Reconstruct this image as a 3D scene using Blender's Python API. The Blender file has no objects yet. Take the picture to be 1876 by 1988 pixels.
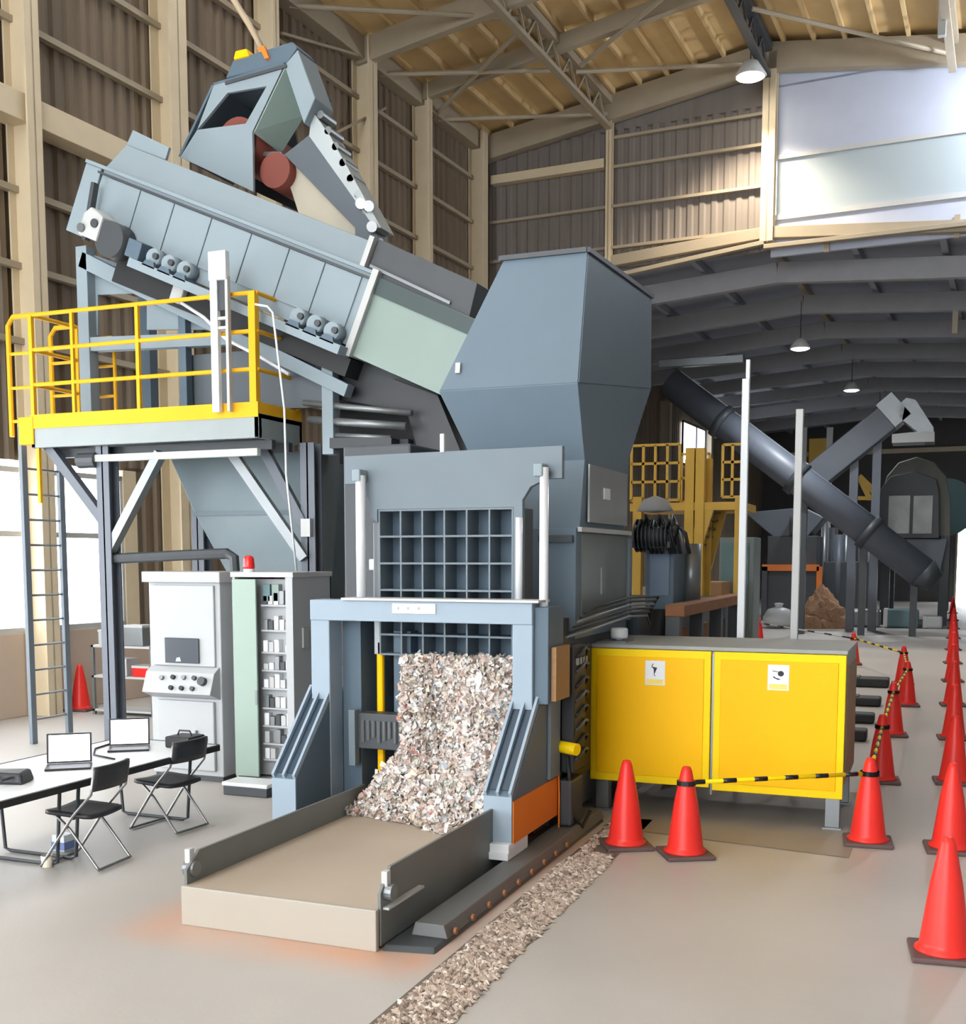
import bpy, bmesh, math, random
from mathutils import Vector as V, Matrix
random.seed(7)
C = bpy.context.scene.collection
# ------------------------------------------------------------------ camera geometry
F, HC, HZ = 2200.0, 2.3, 1085.0
PITCH = math.radians(5.5); YAW = math.atan((1815 - 938) / F)
PPY = HZ + F * math.tan(PITCH)
FW = V((-math.sin(YAW) * math.cos(PITCH), math.cos(YAW) * math.cos(PITCH), -math.sin(PITCH)))
RT = V((math.cos(YAW), math.sin(YAW), 0)); UP = RT.cross(FW)
EYE = V((0, 0, HC))
def ray(u, v): return FW + RT * ((u - 938) / F) - UP * ((v - PPY) / F)
def pz(u, v, z=0.0): d = ray(u, v); return EYE + d * ((z - HC) / d.z)
def py(u, v, y): d = ray(u, v); return EYE + d * (y / d.y)
HR = math.atan((1960 - 938) / F) - YAW
HX = V((math.cos(HR), -math.sin(HR), 0)); HY = V((math.sin(HR), math.cos(HR), 0))
def hw(x, y, z): return HX * x + HY * y + V((0, 0, z))
cam = bpy.data.cameras.new('camera'); co = bpy.data.objects.new('camera', cam); C.objects.link(co)
cam.sensor_width = 36; cam.lens = F * 36 / 1988; cam.shift_y = (PPY - 994) / 1988
cam.clip_end = 300; cam.clip_start = 0.1
co.location = EYE
co.rotation_euler = Matrix((RT, UP, -FW)).transposed().to_euler()
sc = bpy.context.scene; sc.camera = co
sc.view_settings.view_transform = 'Standard'; sc.view_settings.look = 'None'
sc.view_settings.gamma = 1; sc.view_settings.use_curve_mapping = False
sc.view_settings.exposure = 0.25
# ------------------------------------------------------------------ materials
def lin(c): return tuple(((x / 255) / 12.92 if x / 255 <= .04045 else ((x / 255 + .055) / 1.055) ** 2.4) for x in c)
MATS = {}
def mat(name, rgb, rough=.5, metal=0.0, var=.12, scale=2.5, bump=0.0, bscale=60, streak=None, spec=.5):
    m = bpy.data.materials.new(name); m.use_nodes = True; nt = m.node_tree; n = nt.nodes; L = nt.links
    b = n['Principled BSDF']; b.inputs['Roughness'].default_value = rough; b.inputs['Metallic'].default_value = metal
    b.inputs['Specular IOR Level'].default_value = spec
    c = lin(rgb); tc = n.new('ShaderNodeTexCoord'); mp = n.new('ShaderNodeMapping'); L.new(tc.outputs['Object'], mp.inputs[0])
    nz = n.new('ShaderNodeTexNoise'); nz.inputs['Scale'].default_value = scale; nz.inputs['Detail'].default_value = 5
    if streak: mp.inputs['Scale'].default_value = streak
    L.new(mp.outputs[0], nz.inputs['Vector'])
    mx = n.new('ShaderNodeMix'); mx.data_type = 'RGBA'
    mx.inputs['A'].default_value = tuple(x * (1 - var) for x in c) + (1,); mx.inputs['B'].default_value = tuple(min(1, x * (1 + var)) for x in c) + (1,)
    L.new(nz.outputs['Fac'], mx.inputs['Factor']); L.new(mx.outputs['Result'], b.inputs['Base Color'])
    if bump:
        n2 = n.new('ShaderNodeTexNoise'); n2.inputs['Scale'].default_value = bscale; n2.inputs['Detail'].default_value = 6
        L.new(tc.outputs['Object'], n2.inputs['Vector'])
        bp = n.new('ShaderNodeBump'); bp.inputs['Strength'].default_value = bump; bp.inputs['Distance'].default_value = .02
        L.new(n2.outputs['Fac'], bp.inputs['Height']); L.new(bp.outputs[0], b.inputs['Normal'])
    MATS[name] = m; return m
def emi(name, rgb, s):
    m = bpy.data.materials.new(name); m.use_nodes = True; nt = m.node_tree
    b = nt.nodes['Principled BSDF']; b.inputs['Base Color'].default_value = lin(rgb) + (1,)
    b.inputs['Emission Color'].default_value = lin(rgb) + (1,); b.inputs['Emission Strength'].default_value = s
    MATS[name] = m; return m
blue = mat('blue_grey_paint', (111, 122, 130), .5, var=.07, spec=.22)
ryel = mat('railing_yellow_paint', (228, 168, 34), .45, var=.06, spec=.15)
bluec = mat('lit_casing_paint', (136, 149, 156), .5, var=.05, spec=.22)  # casing copy of the blue grey, extra light put into its colour
hpaint = mat('hopper_blue_paint', (102, 117, 129), .5, var=.06, spec=.22)
bluep = mat('lit_portal_paint', (146, 161, 174), .5, var=.06, spec=.22)  # same blue grey lightened, its colour stands in for light missing low down
blue2 = mat('slate_blue_paint', (88, 104, 117), .5, var=.08, spec=.22)
green = mat('pale_green_grey_paint', (128, 145, 138), .45, var=.05)
dark = mat('dark_grey_steel', (62, 66, 70), .5, var=.15)
tdark = mat('trough_charcoal', (46, 48, 52), .5, var=.15)
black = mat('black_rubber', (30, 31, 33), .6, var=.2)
steel = mat('grey_steel', (128, 132, 134), .38, .6, var=.15)
shiny = mat('polished_steel', (215, 218, 222), .22, .85, var=.05)
rodm = mat('bright_ground_steel', (226, 228, 232), .3, .25, var=.04)
white = mat('white_paint', (222, 225, 228), .4, var=.03)
cabw = mat('cabinet_white', (170, 172, 174), .45, var=.03, spec=.3)
offw = mat('light_grey_paint', (182, 183, 182), .45, var=.04)
glassgreen = mat('pale_green_door_paint', (142, 160, 149), .45, var=.04)
yellow = mat('safety_yellow_paint', (250, 190, 4), .45, var=.04, spec=.15)
yellow2 = mat('lemon_yellow_paint', (250, 212, 14), .45, var=.04, spec=.15)
orange = mat('orange_paint', (226, 120, 30), .45, var=.08)
red = mat('red_cone_plastic', (226, 50, 42), .35, var=.04, spec=.3)
conebase = mat('cone_base_rubber', (92, 70, 68), .7, var=.2)
beacon = mat('red_beacon_plastic', (225, 40, 38), .25, var=.03)
rust = mat('rusty_steel', (140, 92, 56), .7, var=.3, scale=6)
wood = mat('timber', (150, 112, 74), .65, var=.25, scale=5, streak=(1, 6, 6))
colm = mat('cream_steel_column', (206, 190, 160), .55, var=.1)
sheet = mat('brown_wall_sheeting', (112, 97, 79), .6, var=.5, scale=1.0, streak=(1.2, 5.0, .05))
gsheet = mat('grey_gable_sheeting', (118, 110, 104), .6, var=.3, scale=1.0, streak=(4.0, 1, .06))
bsheet = mat('blue_grey_gable_sheeting', (176, 182, 198), .55, var=.06)
roofm = mat('tan_roof_lining', (208, 180, 130), .7, var=.25, scale=1.2)
rafm = mat('grey_tan_rafter_paint', (158, 146, 126), .55, var=.1)
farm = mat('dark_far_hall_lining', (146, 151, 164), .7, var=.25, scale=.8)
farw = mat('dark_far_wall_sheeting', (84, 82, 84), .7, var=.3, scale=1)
block = mat('concrete_block_wall', (190, 172, 156), .8, var=.12, scale=2, bump=.2)
tray_m = mat('dusty_tray_plate', (176, 161, 143), .55, var=.12, scale=1.6)
lip_m = mat('cream_tray_lip', (164, 156, 144), .5, var=.04)
trayside = mat('grey_tray_side', (112, 115, 112), .5, .2, var=.15)
redbelt = mat('red_brown_belt', (122, 58, 46), .6, var=.2)
yolk = mat('dull_yellow_guard_paint', (190, 150, 46), .55, var=.2)
tube_m = mat('dark_slate_tube_paint', (92, 98, 108), .45, var=.12)
domem = mat('olive_grey_cover', (104, 104, 94), .6, var=.12)
teal = mat('teal_wrap', (92, 122, 126), .5, var=.2)
pilem = mat('brown_scrap', (190, 150, 118), .8, var=.5, scale=18, bump=.8)
fabric = mat('black_vinyl', (38, 40, 44), .45, var=.15)
chrome = mat('chair_steel_tube', (150, 150, 150), .3, .8, var=.05)
laptopm = mat('black_plastic', (34, 35, 38), .35, var=.08)
screen = emi('lit_screen', (244, 248, 255), 1.6)
hmi = mat('dark_screen_glass', (70, 76, 84), .15, var=.1)
lampm = emi('lamp_glow', (255, 246, 226), 30)
lampm2 = emi('white_lamp_glow', (245, 250, 255), 12)
skylite = emi('translucent_sheet_glow', (150, 160, 164), .2)
winlit = emi('daylit_pane_glow', (240, 246, 255), 4)
stripeb = mat('black_bar_plastic', (24, 24, 26), .4, var=.1)
def glass():
    m = bpy.data.materials.new('window_glass'); m.use_nodes = True; nt = m.node_tree; n = nt.nodes
    t = n.new('ShaderNodeBsdfTransparent'); g = n.new('ShaderNodeBsdfGlossy'); g.inputs['Roughness'].default_value = .05
    mx = n.new('ShaderNodeMixShader'); mx.inputs[0].default_value = .06
    nt.links.new(t.outputs[0], mx.inputs[1]); nt.links.new(g.outputs[0], mx.inputs[2])
    nt.links.new(mx.outputs[0], n['Material Output'].inputs[0]); return m
glassm = glass()
def floor_mat():
    m = bpy.data.materials.new('concrete_floor'); m.use_nodes = True; nt = m.node_tree; n = nt.nodes; L = nt.links
    b = n['Principled BSDF']; tc = n.new('ShaderNodeTexCoord')
    nz = n.new('ShaderNodeTexNoise'); nz.inputs['Scale'].default_value = .5; nz.inputs['Detail'].default_value = 8; nz.inputs['Roughness'].default_value = .6
    L.new(tc.outputs['Object'], nz.inputs['Vector'])
    mx = n.new('ShaderNodeMix'); mx.data_type = 'RGBA'
    mx.inputs['A'].default_value = lin((158, 152, 145)) + (1,); mx.inputs['B'].default_value = lin((190, 185, 179)) + (1,)
    L.new(nz.outputs['Fac'], mx.inputs['Factor'])
    # orange tint on the floor around the tray, broken up by noise
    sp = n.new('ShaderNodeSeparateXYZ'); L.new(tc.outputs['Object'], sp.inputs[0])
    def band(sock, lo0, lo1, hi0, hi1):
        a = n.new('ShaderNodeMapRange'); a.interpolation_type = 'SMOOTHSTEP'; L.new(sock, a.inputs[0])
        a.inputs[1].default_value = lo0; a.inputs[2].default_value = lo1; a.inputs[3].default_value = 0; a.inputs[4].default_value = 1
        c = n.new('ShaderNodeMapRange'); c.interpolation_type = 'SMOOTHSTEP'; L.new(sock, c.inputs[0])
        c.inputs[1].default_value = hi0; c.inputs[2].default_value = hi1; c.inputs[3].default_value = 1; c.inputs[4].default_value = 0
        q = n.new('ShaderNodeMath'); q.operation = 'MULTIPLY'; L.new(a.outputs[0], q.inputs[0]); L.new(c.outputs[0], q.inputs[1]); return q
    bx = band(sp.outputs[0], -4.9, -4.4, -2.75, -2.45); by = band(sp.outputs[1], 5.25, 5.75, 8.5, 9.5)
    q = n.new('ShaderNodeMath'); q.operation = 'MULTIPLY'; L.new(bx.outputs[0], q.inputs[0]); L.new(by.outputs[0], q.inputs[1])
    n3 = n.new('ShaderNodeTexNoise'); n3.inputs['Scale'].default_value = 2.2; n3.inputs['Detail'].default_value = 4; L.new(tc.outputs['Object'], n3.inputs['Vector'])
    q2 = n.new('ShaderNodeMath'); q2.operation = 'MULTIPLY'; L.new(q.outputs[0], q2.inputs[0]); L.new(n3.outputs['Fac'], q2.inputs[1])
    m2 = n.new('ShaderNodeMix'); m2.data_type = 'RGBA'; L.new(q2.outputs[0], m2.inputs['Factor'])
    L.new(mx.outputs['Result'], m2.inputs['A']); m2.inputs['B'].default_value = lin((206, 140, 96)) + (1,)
    L.new(m2.outputs['Result'], b.inputs['Base Color'])
    r = n.new('ShaderNodeMapRange'); L.new(nz.outputs['Fac'], r.inputs[0]); r.inputs[3].default_value = .35; r.inputs[4].default_value = .6
    L.new(r.outputs[0], b.inputs['Roughness'])
    n2 = n.new('ShaderNodeTexNoise'); n2.inputs['Scale'].default_value = 40; L.new(tc.outputs['Object'], n2.inputs['Vector'])
    bp = n.new('ShaderNodeBump'); bp.inputs['Strength'].default_value = .08; bp.inputs['Distance'].default_value = .01
    L.new(n2.outputs['Fac'], bp.inputs['Height']); L.new(bp.outputs[0], b.inputs['Normal'])
    return m
def chip_mat(name, rough=.35):
    m = bpy.data.materials.new(name); m.use_nodes = True; nt = m.node_tree; n = nt.nodes
    a = n.new('ShaderNodeAttribute'); a.attribute_name = 'chip'
    b = n['Principled BSDF']; b.inputs['Roughness'].default_value = rough
    nt.links.new(a.outputs['Color'], b.inputs['Base Color']); return m
# ------------------------------------------------------------------ mesh helpers
class MB:
    def __init__(s): s.v = []; s.f = []; s.c = []
    def add(s, vs, fs):
        o = len(s.v); s.v += [V(p) for p in vs]; s.f += [tuple(i + o for i in f) for f in fs]; return s
    def hexa(s, p): return s.add(p, [(0, 3, 2, 1), (4, 5, 6, 7), (0, 1, 5, 4), (1, 2, 6, 5), (2, 3, 7, 6), (3, 0, 4, 7)])
    def box(s, x0, x1, y0, y1, z0, z1):
        return s.hexa([(x0, y0, z0), (x1, y0, z0), (x1, y1, z0), (x0, y1, z0), (x0, y0, z1), (x1, y0, z1), (x1, y1, z1), (x0, y1, z1)])
    def hbox(s, x0, x1, y0, y1, z0, z1):
        return s.hexa([hw(*p) for p in [(x0, y0, z0), (x1, y0, z0), (x1, y1, z0), (x0, y1, z0), (x0, y0, z1), (x1, y0, z1), (x1, y1, z1), (x0, y1, z1)]])
    def bar(s, p, q, w, h=None, up=(0, 0, 1)):
        h = h or w; p = V(p); q = V(q); d = (q - p).normalized(); up = V(up)
        if abs(d.dot(up)) > .98: up = V((0, 1, 0))
        a = d.cross(up).normalized() * (w / 2); b = a.cross(d).normalized() * (h / 2)
        return s.hexa([p - a - b, p + a - b, p + a + b, p - a + b, q - a - b, q + a - b, q + a + b, q - a + b])
    def ibeam(s, p, q, w, h, up=(0, 0, 1), t=.03):
        p = V(p); q = V(q); d = (q - p).normalized(); up = V(up)
        if abs(d.dot(up)) > .98: up = V((0, 1, 0))
        a = d.cross(up).normalized(); b = a.cross(d).normalized() * (h / 2 - t / 2)
        s.bar(p + b, q + b, w, t, up); s.bar(p - b, q - b, w, t, up); return s.bar(p, q, t, h, up)
    def cyl(s, p, q, r, r2=None, n=16):
        r2 = r if r2 is None else r2; p = V(p); q = V(q); d = (q - p).normalized()
        a = d.orthogonal().normalized(); b = d.cross(a)
        vs = []
        for k in range(n):
            t = 2 * math.pi * k / n; e = a * math.cos(t) + b * math.sin(t); vs += [p + e * r, q + e * r2]
        fs = [(2 * k, 2 * ((k + 1) % n), 2 * ((k + 1) % n) + 1, 2 * k + 1) for k in range(n)]
        fs += [tuple(2 * k for k in reversed(range(n))), tuple(2 * k + 1 for k in range(n))]
        return s.add(vs, fs)
    def path(s, pts, r, n=8):
        pts = [V(p) for p in pts]; vs = []; a = None
        for i, p in enumerate(pts):
            d = (pts[min(i + 1, len(pts) - 1)] - pts[max(i - 1, 0)]).normalized()
            a = d.orthogonal().normalized() if a is None else (a - d * a.dot(d)).normalized()
            b = d.cross(a)
            vs += [p + (a * math.cos(2 * math.pi * k / n) + b * math.sin(2 * math.pi * k / n)) * r for k in range(n)]
        fs = []
        for i in range(len(pts) - 1):
            for k in range(n):
                fs.append((i * n + k, i * n + (k + 1) % n, (i + 1) * n + (k + 1) % n, (i + 1) * n + k))
        m = (len(pts) - 1) * n
        fs += [tuple(reversed(range(n))), tuple(m + k for k in range(n))]
        return s.add(vs, fs)
    def prism(s, poly, vec):
        n = len(poly); poly = [V(p) for p in poly]; vec = V(vec)
        fs = [tuple(range(n)), tuple(reversed(range(n, 2 * n)))] + [(k, k + n, (k + 1) % n + n, (k + 1) % n) for k in range(n)]
        return s.add(poly + [p + vec for p in poly], fs)
    def lathe(s, prof, c, n=24):
        c = V(c); vs = []
        for r, z in prof:
            vs += [c + V((r * math.cos(2 * math.pi * k / n), r * math.sin(2 * math.pi * k / n), z)) for k in range(n)]
        fs = []
        for i in range(len(prof) - 1):
            for k in range(n): fs.append((i * n + k, i * n + (k + 1) % n, (i + 1) * n + (k + 1) % n, (i + 1) * n + k))
        fs += [tuple(reversed(range(n))), tuple((len(prof) - 1) * n + k for k in range(n))]
        return s.add(vs, fs)
    def build(s, name, m, parent=None, bevel=0.0, smooth=False, colors=None, org=None):
        o_ = V((0, 0, 0))
        if org is not None: o_ = V(org)
        elif parent is not None: o_ = V(parent['_o'])
        me = bpy.data.meshes.new(name); me.from_pydata([tuple(p - o_) for p in s.v], [], s.f); me.update()
        b = bmesh.new(); b.from_mesh(me); bmesh.ops.recalc_face_normals(b, faces=b.faces); b.to_mesh(me); b.free()
        me.materials.append(m)
        if smooth:
            for p in me.polygons: p.use_smooth = len(p.vertices) <= 4
        if colors:
            at = me.color_attributes.new('chip', 'FLOAT_COLOR', 'POINT')
            for i, c in enumerate(colors): at.data[i].color = c
        o = bpy.data.objects.new(name, me); C.objects.link(o)
        if parent is not None: o.parent = parent
        elif org is not None: o.location = o_
        o['_o'] = tuple(o_)
        if bevel:
            md = o.modifiers.new('bevel', 'BEVEL'); md.width = bevel; md.segments = 2; md.limit_method = 'ANGLE'
        return o
def tag(o, label, cat, group=None, kind=None):
    o['label'] = label; o['category'] = cat
    if group: o['group'] = group
    if kind: o['kind'] = kind
    return o
def thing(name, label, cat, loc=(0, 0, 0), group=None):
    o = bpy.data.objects.new(name, None); C.objects.link(o); o.location = loc; o['_o'] = tuple(loc); o.empty_display_size = .2
    return tag(o, label, cat, group)
def struct(o, label=None):
    o['kind'] = 'structure'
    if label: o['label'] = label
    return o
def dup(root, loc, rz, label, group):
    r = root.copy(); C.objects.link(r); r.location = loc; r.rotation_euler = (0, 0, rz); r['label'] = label; r['group'] = group
    for ch in list(root.children):
        c = ch.copy(); C.objects.link(c); c.parent = r
        for g in list(ch.children):
            d = g.copy(); C.objects.link(d); d.parent = c
    return r
def bx(*a): return MB().box(*a)
# ------------------------------------------------------------------ the hall
XL, XR, XC = -13.1, 1.9, -5.6
YB, YG, YE = -16.0, 28.1, 66.0
EV, RG = 13.3, 14.35
fl = MB(); fl.add([hw(XL - .3, YB - 12, 0), hw(XR + .3, YB - 12, 0), hw(XR + .3, YE + 12, 0), hw(XL - .3, YE + 12, 0)], [(0, 1, 2, 3)])
fl.v += [p - V((0, 0, .25)) for p in fl.v[:4]]; fl.f += [(7, 6, 5, 4), (0, 4, 5, 1), (1, 5, 6, 2), (2, 6, 7, 3), (3, 7, 4, 0)]
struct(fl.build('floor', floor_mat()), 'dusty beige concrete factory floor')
def corr(x, y0, y1, z0, z1, pitch=.28, dep=.05, alongx=False, sgn=1):
    m = MB(); prof = []; t = y0
    while t < y1:
        for a, d in ((0, 0), (.35, 0), (.5, dep), (.85, dep)):
            yy = t + a * pitch
            if yy <= y1: prof.append((yy, d))
        t += pitch
    prof.append((y1, 0)); n = len(prof)
    P = (lambda d, t, z: hw(t, x + d * sgn, z)) if alongx else (lambda d, t, z: hw(x + d * sgn, t, z))
    vs = [];
    for t, d in prof: vs += [P(d, t, z0), P(d, t, z1), P(d - .12, t, z0), P(d - .12, t, z1)]
    fs = []
    for i in range(n - 1):
        a = 4 * i; b = a + 4
        fs += [(a, b, b + 1, a + 1), (a + 2, a + 3, b + 3, b + 2), (a + 1, b + 1, b + 3, a + 3), (a, a + 2, b + 2, b)]
    fs += [(0, 1, 3, 2), (4 * n - 4, 4 * n - 2, 4 * n - 1, 4 * n - 3)]
    return m.add(vs, fs)
# left wall: low block wall, window band, sheeting above
WB, WT = 1.22, 3.62
wl = corr(XL, YB, -9.2, WT + .1, EV + .1)
for a_ in ((-9.2, -2.0, 5.2), (-2.0, 1.8, WT + .1), (1.8, 8.8, 5.2), (8.8, YE, WT + .1)):
    q_ = corr(XL, a_[0], a_[1], a_[2], EV + .1); wl.add(q_.v, q_.f)
o_wl = struct(wl.build('wall_left', sheet), 'tall brown corrugated sheet wall on the left')
dado = MB().hbox(XL - .15, XL + .05, YB, -9.0, 0, WB).hbox(XL - .15, XL + .05, -2.0, 1.8, 0, WB).hbox(XL - .15, XL + .05, 8.8, YE, 0, WB); struct(dado.build('wall_left_dado', block, bevel=.01), 'low pale block wall under the windows')
o_inf = corr(XL, 14.4, YE, 1.0, WT + .15); struct(o_inf.build('wall_left_infill', sheet))
bays = [(-12.6, -9.2), (-9.0, -2.0), (-1.8, 1.6), (1.8, 8.8), (9.0, 11.3), (11.5, 12.6), (12.75, 14.3)]
gaps = [YB] + [e for b in bays for e in b] + [14.6]
pil = MB()
for i in range(0, len(gaps), 2):
    if gaps[i + 1] - gaps[i] > .02: pil.hbox(XL - .12, XL + .06, gaps[i], gaps[i + 1], WB, WT + .1)
struct(pil.build('wall_left_piers', colm))
for i, (a, b) in enumerate(bays):
    fr = MB()
    if b - a > 6:  # unseen wide opening, added to bring daylight in from the left
        fr.hbox(XL - .1, XL + .1, a, a + .15, 0, 5.2).hbox(XL - .1, XL + .1, b - .15, b, 0, 5.2).hbox(XL - .1, XL + .1, a, b, 5.05, 5.2)
        struct(fr.build('door_%d' % (10 + i), colm), 'unseen open door added in the left wall for side light'); continue
    for z in (WB, 2.62, WT - .08): fr.hbox(XL - .06, XL + .04, a, b, z, z + .08)
    k = max(1, round((b - a) / 1.3))
    for j in range(k + 1):
        yy = a + (b - a - .06) * j / k; fr.hbox(XL - .06, XL + .04, yy, yy + .06, WB, WT)
    w = struct(fr.build('window_%d' % (i + 1), offw), 'daylit window in the left wall')
    MB().hbox(XL - .015, XL - .005, a, b, WB, WT).build('pane', glassm, w)
# columns and girts of the left wall
tn = [0]
def trim(m, material, label, bevel=.008):
    tn[0] += 1; return struct(m.build('trim_%d' % tn[0], material, bevel=bevel), label)
for Y, w in ((3.5, .3), (7.9, .3), (12.3, .26), (15.4, .42), (18.15, .2), (21.65, .36), (24.25, .22), (27.3, .3)):
    trim(MB().ibeam(hw(XL + .28, Y, 0), hw(XL + .28, Y, EV - .1), w, .42, up=HX), colm, 'cream steel column on the left wall', 0)
for Y, w in ((31.5, .3), (38, .3), (45, .3), (52, .3)):
    trim(MB().ibeam(hw(XL + .28, Y, 0), hw(XL + .28, Y, 8.6), w, .42, up=HX), rafm, 'column of the far hall', 0)
for z in (5.35, 6.4, 7.45, 9.75, 10.9, 12.0):
    trim(MB().hbox(XL + .04, XL + .16, 0, YG, z, z + .09), rafm, 'thin horizontal girt on the left wall', 0)
trim(MB().hbox(XL + .04, XL + .4, 0, 21.5, 8.36, 8.74), colm, 'deep cream beam across the left wall')
trim(MB().hbox(XL + .03, XL + .35, 0, YG, EV - .55, EV - .1), rafm, 'eave beam along the left wall')
trim(MB().cyl(hw(XL + .3, 18.6, 12.1), hw(XL + .3, 22.3, 13.0), .03, n=8), rafm, 'thin wall brace rod', 0)
trim(MB().cyl(hw(XL + .3, 22.5, 12.1), hw(XL + .3, 18.9, 10.0), .03, n=8), rafm, 'thin wall brace rod', 0)
# roof of the near hall
rf = MB()
SKY = [(-14, -11), (-8.5, -5.5), (-2, 1), (4.5, 7.5), (11, 13.6), (15, 17.2)]  # unseen skylight bays, added to bring in light from above
def rz0(x): return EV + (RG - EV) * (1 - abs(x - XC) / (XC - XL))
def rpatch(a, b, y0, y1):
    za, zb = rz0(a), rz0(b)
    rf.hexa([hw(a, y0, za), hw(b, y0, zb), hw(b, y1, zb), hw(a, y1, za), hw(a, y0, za + .15), hw(b, y0, zb + .15), hw(b, y1, zb + .15), hw(a, y1, za + .15)])
SX = [(XL + 1.2, XC - .8)]
ys = [YB] + [e for p in SKY for e in p] + [YG]
for a, b in ((XL - .2, XC), (XC, XR + .2)):
    for i in range(0, len(ys), 2): rpatch(a, b, ys[i], ys[i + 1])
for y0, y1 in SKY:
    for a, b in ((XL - .2, SX[0][0]), (SX[0][1], XC), (XC, XR + .2)): rpatch(a, b, y0, y1)
for i, (y0, y1) in enumerate(SKY):
    for j, (a, b) in enumerate(SX):
        fr_ = MB()
        for q in range(5):
            x = a + (b - a) * q / 4; fr_.bar(hw(x, y0, rz0(x) + .07), hw(x, y1, rz0(x) + .07), .06, .1)
        w_ = struct(fr_.build('window_%d' % (40 + 2 * i + j), offw), 'unseen skylight added to the roof for light from above')
        MB().hexa([hw(a, y0, rz0(a) + .1), hw(b, y0, rz0(b) + .1), hw(b, y1, rz0(b) + .1), hw(a, y1, rz0(a) + .1), hw(a, y0, rz0(a) + .11), hw(b, y0, rz0(b) + .11), hw(b, y1, rz0(b) + .11), hw(a, y1, rz0(a) + .11)]).build('pane', glassm, w_)
struct(rf.build('ceiling', roofm), 'tan sloping roof of the near hall')
def rz_(x): return EV + (RG - EV) * (1 - abs(x - XC) / (XC - XL))
for i in range(1, 12):
    for sx in (-1, 1):
        x = XC + sx * (.35 + (i - 1) * .68)
        if abs(x - XC) < 7.4:
            trim(MB().hbox(x - .04, x + .04, 6, YG, rz_(x) - .14, rz_(x) - .005), roofm, 'tan purlin under the roof', 0)
for Y, h in ((7.9, .5), (12.3, .5), (15.4, .5), (18.15, .4), (21.65, .5), (24.25, .34)):
    m = MB()
    for sx in (-1, 1):
        xe = XC + sx * 7.4
        m.bar(hw(xe, Y, rz_(xe) - .15 - h / 2), hw(XC, Y, RG - .15 - h / 2), .2, h)
    trim(m, rafm, 'sloping roof rafter')
m = MB()
for sx in (-1, 1): m.bar(hw(XC + sx * 7.4, 27.9, rz_(XC + sx * 7.4) - .42), hw(XC, 27.9, RG - .42), .3, .6)
trim(m, rafm, 'gable rafter at the end of the near hall')
for x in (-9.48, -5.6, -1.6):
    m = MB(); z = rz_(x)
    m.hbox(x - .1, x + .1, 6, YG - .3, z - .34, z - .15); m.hbox(x - .08, x + .08, 6, YG - .3, z - .92, z - .82)
    y = 6.5
    while y < YG - 1.2:
        m.bar(hw(x, y, z - .85), hw(x, y + .5, z - .3), .05); m.bar(hw(x, y + .5, z - .3), hw(x, y + 1, z - .85), .05); y += 1
    trim(m, rafm if x != -5.6 else dark, 'lattice tie running along the roof', 0)
for a, b in (((-12.9, 25.2), (-9.5, 27.8)), ((-12.9, 22.4), (-9.5, 25)), ((-9.4, 22.5), (-12.9, 25)), ((-9.4, 25.2), (-5.8, 27.7)), ((-5.5, 22.5), (-9.2, 25)), ((-12.9, 19), (-9.5, 22.3)), ((-5.4, 25), (-1.7, 27.7))):
    trim(MB().cyl(hw(*a, rz_(a[0]) - .55), hw(*b, rz_(b[0]) - .55), .05, n=8), rafm, 'diagonal roof brace', 0)
# gable partition at the end of the near hall, open underneath
gb = MB()
def gpart(x0, x1, z0, m_, nm, lab):
    q = corr(YG, x0, x1, z0, 12.95, pitch=.3, dep=.03, alongx=True, sgn=-1)
    n = 6
    for i in range(n):
        xa = x0 + (x1 - x0) * i / n; xb = x0 + (x1 - x0) * (i + 1) / n
        q.hexa([hw(xa, YG, 12.9), hw(xb, YG, 12.9), hw(xb, YG + .1, 12.9), hw(xa, YG + .1, 12.9), hw(xa, YG, rz_(xa) + .1), hw(xb, YG, rz_(xb) + .1), hw(xb, YG + .1, rz_(xb) + .1), hw(xa, YG + .1, rz_(xa) + .1)])
    return struct(q.build(nm, m_), lab)
gpart(XL, -9.48, 0, gsheet, 'wall_back', 'grey brown end wall beside the opening')
gpart(-9.48, -5.5, 9.6, gsheet, 'wall_back_upper', 'grey brown gable sheeting above the opening')
for x0, x1, z0, z1 in ((-5.5, XR, 11.72, 12.95), (-5.5, XR, 9.5, 10.35)):
    pass
q = MB().hbox(-5.5, XR, YG, YG + .1, 11.72, 13.35)
for i in range(6):
    xa = -5.5 + 7.4 * i / 6; xb = -5.5 + 7.4 * (i + 1) / 6
    q.hexa([hw(xa, YG, 13.3), hw(xb, YG, 13.3), hw(xb, YG + .1, 13.3), hw(xa, YG + .1, 13.3), hw(xa, YG, rz_(xa) + .1), hw(xb, YG, rz_(xb) + .1), hw(xb, YG + .1, rz_(xb) + .1), hw(xa, YG + .1, rz_(xa) + .1)])
q.hbox(-5.5, XR, YG, YG + .1, 9.45, 10.35)
struct(q.build('wall_back_right', bsheet), 'pale blue grey gable sheeting right of the ridge')
w = struct(MB().hbox(-5.5, XR, YG - .05, YG + .1, 10.28, 10.4).hbox(-5.5, XR, YG - .05, YG + .1, 11.66, 11.76).build('window_20', offw), 'long band of pale translucent sheets high in the gable')
MB().hbox(-5.4, XR, YG + .02, YG + .06, 10.4, 11.66).build('pane', skylite, w)
for z, x0, x1 in ((11.05, XL + .3, -5.5), (12.0, -9.4, -5.5), (10.05, XL + .3, -5.5), (12.7, -9.4, -5.5)):
    trim(MB().hbox(x0, x1, YG - .14, YG - .03, z, z + .07), rafm, 'thin girt across the gable wall', 0)
trim(MB().hbox(XL + .4, -9.6, YG - .3, YG - .05, 12.0, 12.22), colm, 'cream beam across the gable wall')
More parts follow.
